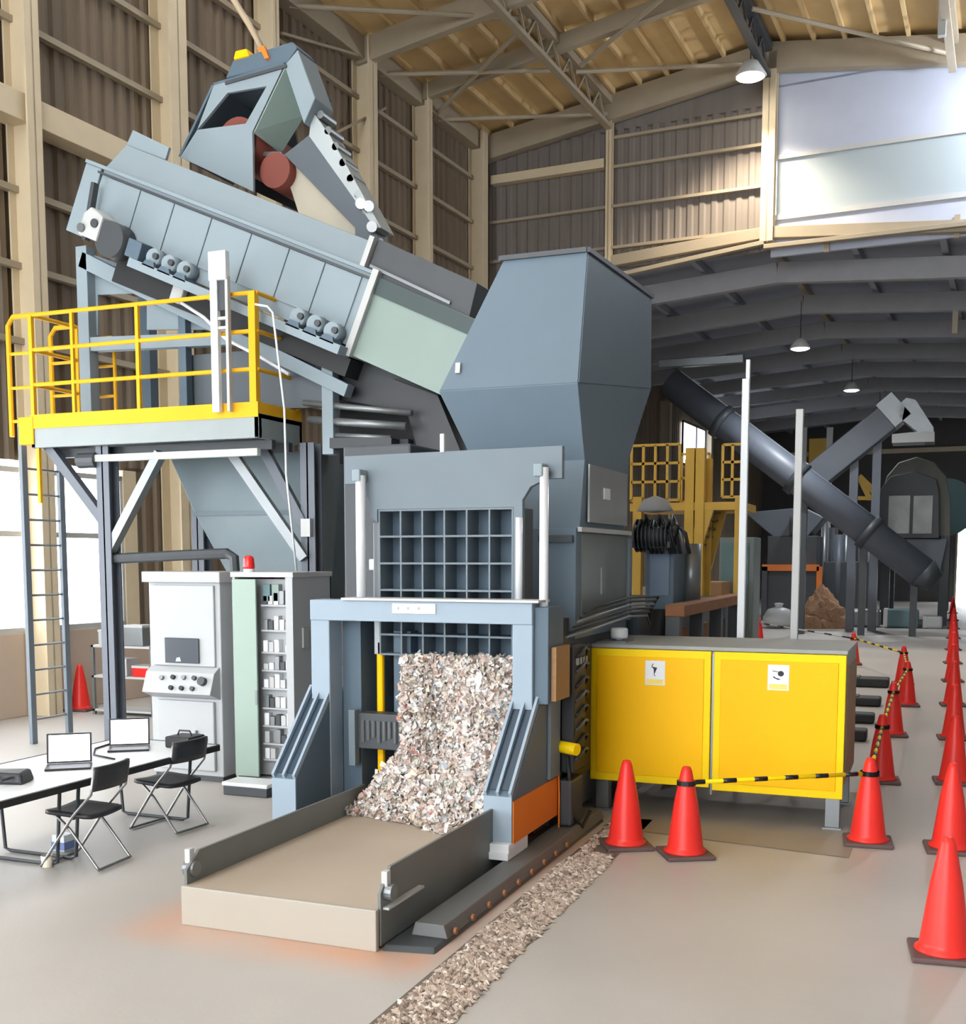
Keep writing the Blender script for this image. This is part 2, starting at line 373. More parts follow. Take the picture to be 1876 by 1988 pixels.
trim(MB().ibeam(hw(-9.48, YG - .2, 9.6), hw(-9.48, YG - .2, 13.4), .14, .2, up=HY), colm, 'cream gable column', 0)
trim(MB().ibeam(hw(-5.55, YG - .2, 9.75), hw(-5.55, YG - .2, 14), .3, .3, up=HY), colm, 'cream gable column under the ridge', 0)
m = MB().bar(hw(-9.6, YG - .15, 9.72), hw(XC, YG - .15, 9.98), .2, .26).bar(hw(XC, YG - .15, 9.98), hw(XR, YG - .15, 9.35), .2, .26)
trim(m, rafm, 'lower edge beam of the gable partition')
m = MB().bar(hw(-9.6, YG - .3, 9.3), hw(XC, YG - .3, 9.72), .16, .1).bar(hw(XC, YG - .3, 9.62), hw(XR, YG - .3, 9.62), .16, .1)
trim(m, rafm, 'pale rail below the gable partition')
m = MB()
for x in (-4.2, -1.4): m.hbox(x - .06, x + .06, YG - .12, YG + .0, 9.4, 9.9)
trim(m, rafm, 'short gable post', 0)
trim(MB().hbox(-1.75, -1.6, YG - 3, YG - 2.85, 12.6, 13.8), offw, 'roof hanger post')
# right wall, outside the picture to the right
struct(corr(XR, YB + 6, YE, 0, EV + .1, sgn=-1).build('wall_right', mat('grey_right_wall_sheeting', (150, 150, 150), .6, var=.15)), 'right wall of the hall')
# far hall
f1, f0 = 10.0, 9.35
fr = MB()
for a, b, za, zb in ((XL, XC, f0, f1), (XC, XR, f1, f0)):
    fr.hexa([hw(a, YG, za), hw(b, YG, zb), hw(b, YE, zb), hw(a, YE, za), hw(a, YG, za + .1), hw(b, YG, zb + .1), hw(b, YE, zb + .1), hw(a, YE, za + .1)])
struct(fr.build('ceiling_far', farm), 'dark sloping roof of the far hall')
def fz(x): return f0 + (f1 - f0) * (1 - abs(x - XC) / 7.5)
for Y in (29.6, 33.5, 37.5, 41.5, 45.5, 49.5, 54, 59):
    m = MB()
    for sx in (-1, 1): m.bar(hw(XC + sx * 7.4, Y, f0 - .45), hw(XC, Y, f1 - .58), .22, .5)
    trim(m, mat('far_rafter_paint', (148, 148, 152), .6) if 'far_rafter_paint' not in MATS else MATS['far_rafter_paint'], 'rafter of the far hall')
for x in (-11.5, -9.5, -7.5, -5.6, -3.7, -1.7, .3):
    trim(MB().hbox(x - .07, x + .07, YG + .2, YE, fz(x) - .2, fz(x) - .02), farm if x != -5.6 else rafm, 'purlin of the far hall', 0)
for x in (-4.3,):
    for Y in (33.5, 45.5): trim(MB().hbox(x + 2.6, x + 2.75, Y - .1, Y + .1, 8.3, 9.3), rafm, 'hanger post in the far hall')
# far end wall with an open bright doorway on the right
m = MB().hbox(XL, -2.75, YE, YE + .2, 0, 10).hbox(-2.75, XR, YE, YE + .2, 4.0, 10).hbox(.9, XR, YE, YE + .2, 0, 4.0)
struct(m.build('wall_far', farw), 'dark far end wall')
trim(MB().hbox(XL, XR, YE - .1, YE, 8.0, 8.25), colm, 'pale rail across the far end wall')
m = MB()
for x in (-2.75, .8): m.hbox(x, x + .1, YE - .05, YE + .25, 0, 4)
m.hbox(-2.75, .9, YE - .05, YE + .25, 3.9, 4.05)
struct(m.build('door_1', rafm), 'bright open doorway at the far end')
w = struct(MB().hbox(XL + .13, XL + .2, 48, 48.1, 6.4, 8.1).hbox(XL + .13, XL + .2, 50.3, 50.4, 6.4, 8.1).hbox(XL + .13, XL + .2, 51.9, 52, 6.4, 8.1).hbox(XL + .13, XL + .2, 48, 52, 8.1, 8.2).hbox(XL + .13, XL + .2, 48, 52, 6.3, 6.4).build('window_21', dark), 'small bright high window in the far hall')
MB().hbox(XL + .1, XL + .15, 48.1, 51.9, 6.4, 8.1).build('pane', winlit, w)
# ------------------------------------------------------------------ lamps
def lamp(label, p, drop, watt, mt, col, scale=1.0, spot=0):
    t = thing('high_bay_lamp', label, 'lamp', p, 'high bay lamps under the ridge')
    p = V(p); s = scale
    MB().lathe([(.10 * s, .28 * s), (.14 * s, .26 * s), (.30 * s, 0.02), (.28 * s, 0), (.05, .02)], p, 20).build('shade', offw, t, smooth=True)
    MB().lathe([(.02, -.05 * s), (.18 * s, -.04 * s), (.26 * s, -.005), (.02, .0)], p, 20).build('bulb_lens', mt, t, smooth=True)
    MB().cyl(p + V((0, 0, .26 * s)), p + V((0, 0, drop)), .015, n=8).build('hanging_rod', dark, t)
    l = bpy.data.lights.new('lamp_light', 'SPOT' if spot else 'POINT'); l.energy = watt; l.color = col; l.shadow_soft_size = .25
    if spot: l.spot_size = math.radians(spot); l.spot_blend = .7
    lo = bpy.data.objects.new('lamp_light', l); C.objects.link(lo); lo.location = p + V((0, 0, -.12)); lo['_o'] = (0, 0, 0)
    return t
lamp('bright high bay lamp in front of the gable partition', hw(-5.75, 26.6, 13.05), 1.0, 2200, lampm, (1, .86, .66), 1.2, 125)
lamp('nearest small lamp hanging under the far hall roof', hw(-5.65, 33.4, 8.2), 1.3, 1200, lampm2, (.92, .96, 1), 1.0, 160)
lamp('second lamp along the ridge of the far hall', hw(-5.35, 42.3, 8.2), 1.3, 1200, lampm2, (.92, .96, 1), 1.0, 160)
lamp('most distant tiny lamp near the far end wall', hw(-5.5, 53, 8.2), 1.3, 1200, lampm2, (.92, .96, 1), 1.0, 160)
lamp('high bay lamp over the right aisle by the gable', hw(1.0, 26.9, 12.2), 1.4, 1500, lampm2, (.84, .9, 1))
# ------------------------------------------------------------------ world
wd = bpy.data.worlds.new('world'); sc.world = wd; wd.use_nodes = True
bg = wd.node_tree.nodes['Background']; bg.inputs[0].default_value = (.90, .95, 1, 1); bg.inputs[1].default_value = 7.5
# ------------------------------------------------------------------ drain strip with gravel
dr = MB()
gv = MB(); gcol = []
rnd = random.Random(3)
dirg = V((-.02, 1, 0))
for i in range(5600):
    y = rnd.uniform(4.3, 9.6); x = -2.33 + rnd.uniform(-.17, .17) * (1 if y < 8.2 else .8) - .02 * (y - 5)
    if y > 8.4 and x > -2.46: continue
    r = rnd.uniform(.008, .022); c = V((x, y, r * .35))
    a = rnd.uniform(0, 6.28); ex = V((math.cos(a), math.sin(a), 0)); ey = V((-math.sin(a), math.cos(a), 0))
    k = rnd.uniform(1.2, 2.6)
    gv.add([c + ex * r * k, c + ey * r, c - ex * r * k, c - ey * r, c + V((rnd.uniform(-.3, .3) * r, 0, r * .8)), c - V((0, 0, r * .4))],
           [(0, 1, 4), (1, 2, 4), (2, 3, 4), (3, 0, 4), (1, 0, 5), (2, 1, 5), (3, 2, 5), (0, 3, 5)])
    t = rnd.random(); b = lin((168, 150, 136)) if t < .55 else lin((126, 112, 102)) if t < .8 else lin((200, 188, 176))
    gcol += [tuple(b) + (1,)] * 6
tag(gv.build('gravel', chip_mat('gravel_stone', .85), colors=gcol), 'strip of loose brown gravel along the drain beside the skid', 'gravel', kind='stuff')
struct(MB().add([(-2.53, 4.3, .004), (-2.15, 4.3, .004), (-2.25, 9.7, .004), (-2.58, 9.7, .004)], [(0, 1, 2, 3)]).build('trim_90', mat('dark_drain_soil', (104, 92, 82), .9, var=.3, scale=20)), 'dark bed of the drain strip')
# ------------------------------------------------------------------ traffic cones
def make_cone():
    t = thing('traffic_cone', '', 'cone')
    pl = [(-.18, -.18), (.18, -.18), (.18, .18), (-.18, .18)]
    MB().box(-.19, .19, -.19, .19, 0, .035).build('base_plate', conebase, t, bevel=.012)
    MB().lathe([(.165, .035), (.165, .045), (.142, .06), (.137, .09), (.092, .42), (.057, .60), (.042, .67), (.03, .70), (.006, .705)], (0, 0, 0), 28).build('cone_body', red, t, smooth=True)
    return t
cone0 = make_cone(); used = [0]
def cone(x, y, label, group, rz=0.0):
    if not used[0]:
        used[0] = 1; cone0.location = (x, y, 0); cone0.rotation_euler = (0, 0, rz); cone0['label'] = label; cone0['group'] = group; return cone0
    return dup(cone0, (x, y, 0), rz, label, group)
cone(-2.24, 8.72, 'red traffic cone left of two, beside the gravel in front of the yellow cabinet', 'cones by the yellow cabinet', .5)
cone(-1.74, 8.62, 'red traffic cone holding the left end of the yellow and black bar', 'cones by the yellow cabinet', .5)
R = 'cones lining the right aisle'
rl = ['nearest and largest red traffic cone at the lower right corner', 'second red traffic cone of the right aisle row, behind the nearest', 'third red traffic cone of the right aisle row from the camera',
      'fourth red traffic cone of the right aisle row from the camera', 'fifth red traffic cone of the right aisle row from the camera', 'sixth red traffic cone of the right aisle row from the camera']
for i, (x, y) in enumerate([(.12, 6.95), (.18, 9.55), (.24, 12.5), (.28, 15.6), (.32, 19.2), (.36, 23.0)]): cone(x, y, rl[i], R, .1)
rl2 = ['seventh', 'eighth', 'ninth', 'tenth', 'eleventh', 'twelfth']
for i, y in enumerate([27, 31, 35.5, 40.5, 46, 52]): cone(.41 + .06 * i, y, rl2[i] + ' red traffic cone of the right aisle row, small in the distance', R, .1)
Mr = 'cones lining the left side of the aisle'
mid = [(-.44, 9.55, 'red traffic cone at the right end of the yellow and black bar'), (-.46, 12.3, 'red traffic cone just behind the right corner of the yellow cabinet'),
       (-.46, 15.6, 'third red cone of the row running back from the yellow cabinet'), (-.36, 18.9, 'fourth red cone of the row running back from the yellow cabinet'),
       (-.5, 22.2, 'last red cone of the row running back, where the far bar ends'), (-1.62, 25.9, 'red traffic cone beyond the cabinet corner between two far bars'),
       (-4.4, 31.2, 'distant red cone seen between the two steel posts')]
for x, y, l in mid: cone(x, y, l, Mr, .1)
cone(-12.05, 13.66, 'red traffic cone by the left wall behind the ladder', 'cone by the windows', .2)
def bar_between(a, b, z, n, label, group, cols=(yellow2, stripeb)):
    a = V((a[0], a[1], z)); b = V((b[0], b[1], z)); t = thing('barrier_bar', label, 'barrier bar', tuple((a + b) / 2), group)
    MB().cyl(a, b, .017, n=12).build('rod', cols[0], t, smooth=True)
    d = b - a
    for k in range(n):
        p = a + d * ((k + .15) / n); q = a + d * ((k + .15 + .42) / n)
        MB().cyl(p, q, .019, n=12).build('dark_band', cols[1], t, smooth=True)
    for e in (a, b): MB().lathe([(.045, -.018), (.075, -.018), (.075, .018), (.045, .018)], e, 16).build('end_ring', cols[1], t)
    return t
G = 'striped bars between cones'
bar_between((-1.74, 8.62), (-.44, 9.55), .575, 6, 'yellow and black striped bar in front of the yellow cabinet', G)
for i in range(4):
    a = mid[i]; b = mid[i + 1]
    bar_between(a, b, .575, 7, ['striped bar running back beside the cabinet corner, nearest of its row', 'second striped bar running back along the aisle cones', 'third striped bar running back along the aisle cones', 'farthest striped bar running back along the aisle cones'][i], G)
bar_between(mid[4], mid[5], .575, 6, 'short far bar slanting between two distant cones', G)
bar_between(mid[5], mid[6], .575, 6, 'pale far bar behind the steel posts', G, (offw, stripeb))
# ------------------------------------------------------------------ yellow cabinet
X0, X1, YF, YK, Z0, Z1 = -2.885, -.67, 9.9, 11.15, .29, 1.5
t = thing('hydraulic_cabinet', 'wide yellow two-panel steel cabinet on short legs behind the cones', 'cabinet', (-1.8, 10.5, 0))
XM = (X0 + X1) / 2 + .0
bx(X0, X1, YF + .03, YK, Z0 + .05, Z1).build('shell', mat('cabinet_grey_green', (150, 152, 146), .5), t, bevel=.01)
bx(X0 - .01, X1 + .01, YF - .005, YK + .02, Z1, Z1 + .035).build('top_plate', mat('cabinet_top_grey', (150, 152, 148), .5), t, bevel=.006)
for i, (a, b, zb) in enumerate(((X0, XM - .02, Z0), (XM + .005, X1, Z0 - .02))):
    p = bx(a, b, YF - .012, YF + .03, zb, Z1 - .005).build('panel', yellow2, t, bevel=.006)
    bx(a + .06, b - .06, YF - .022, YF - .01, zb + .07, Z1 - .07).build('panel_face', yellow, p, bevel=.004)
for sx, si in ((-2.29, 0), (-1.22, 1)):
    s_ = bx(sx - .09, sx + .09, YF - .0265, YF - .022, 1.18, 1.40).build('warning_sticker', white, t, bevel=.012)
    bx(sx - .075, sx + .075, YF - .028, YF - .0262, 1.19, 1.235).build('yellow_strip', mat('pale_yellow_ink%d' % si, (240, 216, 110), .5), s_)
    y = YF - .028
    if si == 0:
        pts = [(-.025, .37), (-.04, .34), (-.005, .325), (-.01, .345), (-.03, .343)]
        m = MB().prism([(sx - .02, y, 1.375), (sx - .035, y, 1.345), (sx - .028, y, 1.345), (sx - .014, y, 1.372)], (0, .002, 0))
        m.prism([(sx - .035, y, 1.348), (sx + .02, y, 1.338), (sx - .01, y, 1.27), (sx - .012, y, 1.325)], (0, .002, 0))
        m.prism([(sx - .012, y, 1.28), (sx + .012, y, 1.262), (sx - .008, y, 1.268)], (0, .002, 0))
    else:
        m = MB().prism([(sx + .02 + .026 * math.cos(k), y, 1.325 + .024 * math.sin(k)) for k in [i * .523 for i in range(12)]], (0, .002, 0))
        m.prism([(sx - .045, y, 1.305), (sx - .02, y, 1.288), (sx + .02, y, 1.278), (sx + .0, y, 1.27), (sx - .04, y, 1.287)], (0, .002, 0))
        m.prism([(sx - .05, y, 1.35), (sx + .0, y, 1.342), (sx + .0, y, 1.337), (sx - .05, y, 1.344)], (0, .002, 0))
    m.build('symbol', black, s_)
for x, y in ((X0 + .1, YF + .1), (X1 - .08, YF + .06), (X0 + .1, YK - .1), (X1 - .08, YK - .1)):
    MB().box(x - .06, x + .06, y - .05, y + .05, .02, Z0 + .08).box(x - .08, x + .08, y - .07, y + .07, 0, .02).build('leg', steel, t, bevel=.004)
bx(XM - .008, XM + .008, YF - .014, YF - .0, Z0 - .06, Z1 - .02).build('centre_seam', steel, t)
bx(X1 - .002, X1 + .012, YF + .1, YK - .05, Z0 + .1, Z1 - .1).build('side_panel', mat('brown_side_panel', (132, 100, 60), .5), t)
t = thing('breather_filter', 'small white breather cap on the left end of the yellow cabinet', 'filter', (-2.72, 10.25, 1.535))
MB().lathe([(.03, 0), (.03, .03), (.075, .03), (.08, .05), (.08, .11), (.07, .125), (.01, .13)], (-2.72, 10.25, 1.535), 18).build('cap', white, t, smooth=True)
bx(-2.9, -2.62, 10.1, 10.4, 1.535, 1.547).build('flange', steel, t)
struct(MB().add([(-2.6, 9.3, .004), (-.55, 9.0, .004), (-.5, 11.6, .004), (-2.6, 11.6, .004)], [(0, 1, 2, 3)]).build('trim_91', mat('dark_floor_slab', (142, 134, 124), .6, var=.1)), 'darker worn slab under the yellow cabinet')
for i, (x, y0, zt) in enumerate(((-1.80, 11.5, 4.14), (-1.28, 11.5, 3.74))):
    t = thing('guard_post', ['taller white steel post rising behind the yellow cabinet', 'shorter grey white post right of the taller one'][i], 'post', (x, y0, 0), 'steel posts behind the yellow cabinet')
    bx(x - .035, x + .035, y0 - .035, y0 + .035, .012, zt - (.08 if i == 0 else .0)).build('upright', white if i == 0 else offw, t, bevel=.006)
    bx(x - .1, x + .1, y0 - .1, y0 + .1, 0, .012).build('foot_plate', steel, t)
    if i == 0: bx(x + .0, x + .035, y0 - .03, y0 + .03, zt - .09, zt + .1).build('top_tab', white, t)
# ------------------------------------------------------------------ discharge tray
t = thing('discharge_tray', 'low dusty steel discharge tray in front of the baler opening', 'tray', (-3.67, 6.8, 0))
bx(-4.34, -2.99, 5.81, 8.55, .215, .245).build('bed', tray_m, t)
bx(-4.35, -2.975, 5.77, 5.81, .0, .25).build('front_lip', lip_m, t, bevel=.006)
for nm, x, z in (('side_wall', -4.36, .44), ('side_wall', -2.99, .47)):
    MB().prism([(x, 5.82, .02), (x, 8.25, .02), (x, 8.25, z), (x, 5.96, z), (x, 5.82, .34)], (.022, 0, 0)).build(nm, trayside, t, bevel=.003)
for x in (-4.37, -2.97):
    MB().cyl((x - .03, 5.9, .33), (x + .05, 5.9, .33), .05, n=14).build('hinge', steel, t)
    bx(x - .02, x + .02, 5.87, 5.92, .3, .46).build('stop_lug', offw, t, bevel=.004)
bx(-2.97, -2.93, 5.85, 6.35, .235, .25).build('edge_flat', offw, t)
for y in (6.3, 7.2, 8.0): bx(-4.3, -3.02, y, y + .08, .0, .21).build('cross_bearer', dark, t)
t = thing('skid_beam', 'dark grey floor skid running along the right side of the tray', 'skid', (-2.8, 7.2, 0))
MB().hexa([(-2.955, 5.80, 0), (-2.64, 5.86, 0), (-2.64, 9.5, 0), (-2.955, 9.5, 0), (-2.955, 5.84, .03), (-2.66, 5.9, .03), (-2.66, 9.5, .03), (-2.955, 9.5, .03)]).build('base_plate', dark, t, bevel=.006)
MB().hexa([(-2.88, 6.05, .03), (-2.64, 6.05, .03), (-2.64, 9.5, .03), (-2.88, 9.5, .03), (-2.86, 6.06, .11), (-2.67, 6.06, .11), (-2.67, 9.5, .11), (-2.86, 9.5, .11)]).build('rail', mat('skid_rail_grey', (94, 95, 95), .5), t, bevel=.006)
for k in range(9): MB().cyl((-2.638, 6.15 + k * .28, .055), (-2.62, 6.15 + k * .28, .055), .022, n=8).build('bolt', rust, t)
t = tag(bx(-4.62, -4.42, 6.15, 6.45, 0, .14).build('wheel_chock', dark, bevel=.02, org=(-4.52, 6.3, 0)), 'small dark block on the floor left of the tray', 'block')
# ------------------------------------------------------------------ baler
t = thing('baler', 'large blue grey waste baler with portal frame, lattice gate and side wings', 'baler', (-3.7, 9, 0)); BAL = t
# side wings
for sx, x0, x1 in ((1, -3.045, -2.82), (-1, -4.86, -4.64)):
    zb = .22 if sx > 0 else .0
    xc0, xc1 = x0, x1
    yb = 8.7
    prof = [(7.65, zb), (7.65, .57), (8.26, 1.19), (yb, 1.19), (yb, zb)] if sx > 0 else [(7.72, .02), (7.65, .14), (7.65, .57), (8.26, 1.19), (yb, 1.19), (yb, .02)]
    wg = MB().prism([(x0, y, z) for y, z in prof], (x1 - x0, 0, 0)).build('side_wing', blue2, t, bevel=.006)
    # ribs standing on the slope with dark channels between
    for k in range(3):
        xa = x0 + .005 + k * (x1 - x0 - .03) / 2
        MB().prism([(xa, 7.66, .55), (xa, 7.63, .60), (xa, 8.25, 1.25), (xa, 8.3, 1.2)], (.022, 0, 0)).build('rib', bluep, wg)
    MB().prism([(x0 + .03, 7.68, .605), (x0 + .03, 8.24, 1.178), (x0 + .03, 8.26, 1.2), (x0 + .03, 7.67, .61)], (x1 - x0 - .06, 0, 0)).build('dark_channel', mat('deep_navy%d' % sx, (40, 58, 74), .4), wg)  # navy strip between the ribs, darker than the wing around it
    bx(x0 + .002, x1 - .002, 7.642, 7.652, zb + .005 if sx > 0 else .15, .565).build('front_face_plate', bluep, wg)
    if sx > 0:
        bx(x1 - .002, x1 + .008, 7.66, 8.7, .215, .53).build('orange_side_plate', orange, wg)
        MB().prism([(x1 - .001, 7.68, .56), (x1 - .001, 8.26, 1.16), (x1 - .001, 8.42, 1.16), (x1 - .001, 8.42, .56)], (.006, 0, 0)).build('wing_side_plate', blue2, wg)
        bx(x1 + .0, x1 + .03, 8.45, 8.7, .55, 1.18).build('side_post', blue, wg, bevel=.004)
        bx(x0 - .06, x1 + .0, 7.58, 8.0, .15, .225).build('foot_block', white, wg, bevel=.006)
        bx(x0 - .09, x1 + .0, 7.56, 8.0, .11, .165).build('foot_pad', white, wg, bevel=.006)
# portal
bx(-4.81, -4.635, 8.2, 8.42, .02, 1.80).build('portal_leg', bluep, t, bevel=.008)
bx(-3.025, -2.86, 8.2, 8.42, .5, 1.80).build('portal_leg', bluep, t, bevel=.008)
bm_ = bx(-4.81, -2.86, 8.19, 8.43, 1.795, 1.965).build('portal_beam', bluep, t, bevel=.008)
bx(-4.50, -2.80, 8.16, 8.44, 1.965, 1.985).build('beam_cap', offw, bm_)
lb = bx(-4.045, -3.665, 8.178, 8.19, 1.865, 1.945).build('white_label', white, bm_, bevel=.002)
for k, x in enumerate((-3.99, -3.905, -3.81, -3.72)):
    bx(x - .008, x + .008, 8.176, 8.179, 1.895, 1.918).build('mark', offw if k == 3 else steel, lb)
bx(-4.635, -4.46, 8.42, 9.2, .25, 1.95).build('inner_cheek', blue2, t, bevel=.004)
bx(-2.86, -2.745, 8.24, 8.62, 1.18, 1.93).build('right_cheek', blue2, t, bevel=.006)
bx(-2.74, -2.70, 8.3, 8.65, 1.2, 1.62).build('timber_strip', wood, t)
# header of the gate
P = [(-4.61, 3.15), (-2.71, 3.17), (-2.71, 2.92), (-2.84, 2.92), (-2.97, 2.86), (-3.035, 2.76), (-3.035, 1.98), (-3.11, 1.98), (-3.11, 2.705), (-4.31, 2.705), (-4.31, 2.6), (-4.37, 2.64), (-4.37, 2.72), (-4.42, 2.85), (-4.49, 2.92), (-4.61, 2.92)]
MB().prism([(x, 8.45, z) for x, z in P], (0, .06, 0)).build('gate_header', blue, t, bevel=.004)
bx(-3.74, -3.70, 8.44, 8.5, 3.15, 3.30).build('lifting_lug', offw, t, bevel=.006)
# lattice gate
gx0, gx1, gz0, gz1 = -4.305, -3.115, 1.50, 2.705
g = MB()
for k in range(7):
    x = gx0 + (gx1 - gx0 - .014) * k / 6; g.box(x, x + .014, 8.46, 8.70, gz0, gz1)
for z in (2.690, 2.475, 2.255, 2.035, 1.82, 1.665, 1.50): g.box(gx0, gx1, 8.457, 8.70, z, z + .016)
gt = g.build('lattice_gate', blue, t)
bx(gx0, gx1, 8.70, 8.72, gz0, gz1).build('gate_back', blue2, gt)
g = MB()
for k in range(6):
    x = gx0 + (gx1 - gx0) * (k + .62) / 6; g.box(x, x + .06, 8.62, 8.7, gz0, gz1)
g.build('gate_fin', blue2, gt)
bx(-3.11, -3.04, 8.5, 8.72, 1.5, 2.7).build('gate_guide', dark, t, bevel=.004)
bx(-4.375, -4.315, 8.5, 8.72, 1.5, 2.6).build('gate_guide', steel, t, bevel=.004)
for x, z0, z1, r in ((-4.415, 1.96, 2.98, .042), (-2.825, 1.22, 3.0, .036), (-3.03, 1.98, 2.62, .028)):
    MB().cyl((x, 8.36, z0), (x, 8.36, z1), r, n=20).build('guide_rod', rodm, t, smooth=True)
for x in (-4.44, -2.87):
    bx(x - .03, x + .045, 8.31, 8.45, 2.93, 3.03).build('rod_clevis', bluec, t, bevel=.012)
# hydraulic cylinder bodies under the guide rods and inside left of the opening
MB().cyl((-4.50, 9.0, 1.1), (-4.50, 9.0, 2.6), .07, n=16).build('ram_cylinder', dark, t, smooth=True)
bx(-4.36, -4.30, 8.5, 8.56, .3, 1.62).build('yellow_post', yellow, t, bevel=.02)
bx(-4.22, -4.06, 8.55, 8.9, .25, 1.7).build('inner_jamb', blue2, t, bevel=.006)
bx(-4.46, -4.05, 8.34, 8.50, .72, 1.02).build('hinge_box', dark, t, bevel=.008)
bx(-4.51, -4.45, 8.28, 8.36, .58, 1.05).build('hinge_plate', blue, t, bevel=.004)
for i in range(8): MB().cyl((-4.40 + .05 * i, 8.33, .78 + .02 * (i % 3)), (-4.40 + .05 * i, 8.33, .96), .014, n=6).build('stud', steel, t)
# press chamber walls behind the opening
bx(-4.08, -3.98, 8.6, 11.2, .1, 1.5).build('chamber_wall', dark, t)
bx(-3.02, -2.9, 8.75, 11.2, .1, 1.8).build('chamber_wall', dark, t)
bx(-4.05, -2.95, 8.74, 11.2, 1.53, 1.62).build('chamber_roof', dark, t)
bx(-4.05, -2.95, 8.5, 11.2, .08, .22).build('chamber_floor', dark, t)
# long press body behind
bx(-4.4, -2.95, 11.2, 17.0, .5, 1.75).build('press_body', mat('press_body_grey', (74, 80, 86), .5), t, bevel=.02)
for y in (11.4, 13.2, 15, 16.8): bx(-4.3, -2.85, y, y + .16, 0, 1.75).build('press_frame', blue2, t, bevel=.008)
# hopper
Xr = -2.82
A = [(-3.57, 9.45, 4.88), (Xr, 9.45, 4.88), (Xr, 9.2, 3.75), (-4.08, 9.2, 3.75)]
h = MB()
top = [(-3.57, 9.45, 4.88), (Xr, 9.45, 4.88), (Xr, 11.75, 4.98), (-3.57, 11.75, 4.98)]
midr = [(-4.08, 9.2, 3.75), (Xr, 9.2, 3.75), (Xr, 11.78, 4.05), (-4.08, 11.78, 4.05)]
low = [(-3.88, 9.52, 3.15), (-2.85, 9.52, 3.15), (-2.85, 11.05, 3.3), (-3.88, 11.05, 3.3)]
bot = [(-3.4, 9.42, 2.56), (-2.86, 9.42, 2.56), (-2.86, 10.95, 2.56), (-3.4, 10.95, 2.56)]
vs = top + midr + low + bot; fs = []
for a in (0, 4, 8):
    for k in range(4): fs.append((a + k, a + (k + 1) % 4, a + 4 + (k + 1) % 4, a + 4 + k))
fs += [(12, 13, 14, 15)]
hp = MB().add(vs, fs).build('hopper', hpaint, t, bevel=.004)
sd = hp.modifiers.new('solid', 'SOLIDIFY'); sd.thickness = .02; sd.offset = -1
MB().bar((-3.6, 9.44, 4.885), (Xr, 9.44, 4.885), .05, .04).bar((Xr, 9.43, 4.885), (Xr, 11.77, 4.985), .05, .04).bar((-3.58, 11.76, 4.985), (Xr, 11.76, 4.985), .05, .04).bar((-3.59, 9.43, 4.885), (-3.59, 11.77, 4.985), .05, .04).build('rim', dark, hp)
MB().prism([(-3.565, 9.445, 4.865), (Xr - .003, 9.445, 4.865), (Xr - .003, 9.197, 3.76), (-4.07, 9.197, 3.76)], (0, .004, 0)).build('front_plate', hpaint, hp)
MB().prism([(-3.93, 9.214, 3.90), (-3.885, 9.214, 3.90), (-3.885, 9.226, 3.99), (-3.93, 9.226, 3.99)], (0, -.012, 0)).build('sticker', offw, hp)
MB().prism([(Xr + .001, 9.45, 4.85), (Xr + .001, 11.73, 4.95), (Xr + .001, 11.76, 4.06), (Xr + .001, 9.21, 3.76)], (.006, 0, 0)).build('side_plate', hpaint, hp)
bx(-3.34, -2.84, 9.25, 10.95, 1.62, 2.56).build('feed_box', hpaint, t, bevel=.006)
bx(-2.845, -2.83, 9.4, 10.95, 1.7, 2.52).build('feed_box_door', mat('door_grey_green', (104, 112, 112), .3), t, bevel=.004)
bx(-2.835, -2.80, 9.28, 10.98, 2.53, 2.57).build('feed_box_flange', offw, t)
bx(-2.83, -2.815, 9.98, 10.12, 1.98, 2.22).build('door_handle', steel, t)
bx(-2.845, -2.828, 9.6, 10.9, 2.62, 3.12).build('bright_side_plate', mat('bare_steel_plate', (170, 172, 172), .28, .75), t)
bx(-2.83, -2.82, 10.05, 10.25, 2.84, 2.94).build('side_label', white, t)
bx(-2.86, -2.80, 10.93, 11.0, 1.7, 2.5).build('corner_post', blue, t)
bx(-3.16, -2.86, 9.20, 9.26, 2.44, 2.50).build('limit_switch_arm', dark, t)
# dark rear support left of the gate header
bx(-5.2, -4.5, 9.5, 10.4, .3, 3.35).build('rear_column', mat('rear_column_dark', (58, 63, 68), .5), t, bevel=.02)
MB().cyl((-4.62, 9.1, .5), (-4.62, 9.1, 2.25), .06, n=14).build('ram_cylinder', steel, t, smooth=True)
bx(-4.68, -4.45, 9.0, 9.2, 2.2, 2.3).build('ram_head', offw, t, bevel=.01)
# hydraulic manifold right of the portal
mf = bx(-2.815, -2.69, 8.75, 9.08, .55, 1.6).build('hydraulic_manifold', black, t, bevel=.02)
for k in range(8):
    z = .66 + k * .12
    MB().path([(-2.69, 8.78, z), (-2.672, 8.86, z + .03), (-2.665, 8.98, z + .07), (-2.68, 9.1, z + .05), (-2.72, 9.16, z)], .014, 8).build('hose', black if k % 2 else dark, mf, smooth=True)
for k in range(4): bx(-2.70, -2.672, 8.78 + .08 * k, 8.82 + .08 * k, 1.44, 1.5).build('valve', steel, mf, bevel=.004)
bx(-2.895, -2.835, 9.1, 9.75, .4, 1.55).build('rear_block', black, mf, bevel=.02)
MB().cyl((-2.845, 8.73, .78), (-2.635, 8.66, .77), .05, n=16).build('yellow_valve_grip', yellow2, mf, smooth=True)
MB().path([(-2.74, 8.72, .7), (-2.72, 8.75, .45), (-2.71, 8.78, .2), (-2.66, 8.9, .08), (-2.62, 9.0, .2)], .016, 8).build('hose', black, mf, smooth=True)
bx(-2.81, -2.70, 8.72, 9.05, .12, .5).build('pump_base', mat('pump_base_dark', (60, 62, 66), .5), mf, bevel=.02)
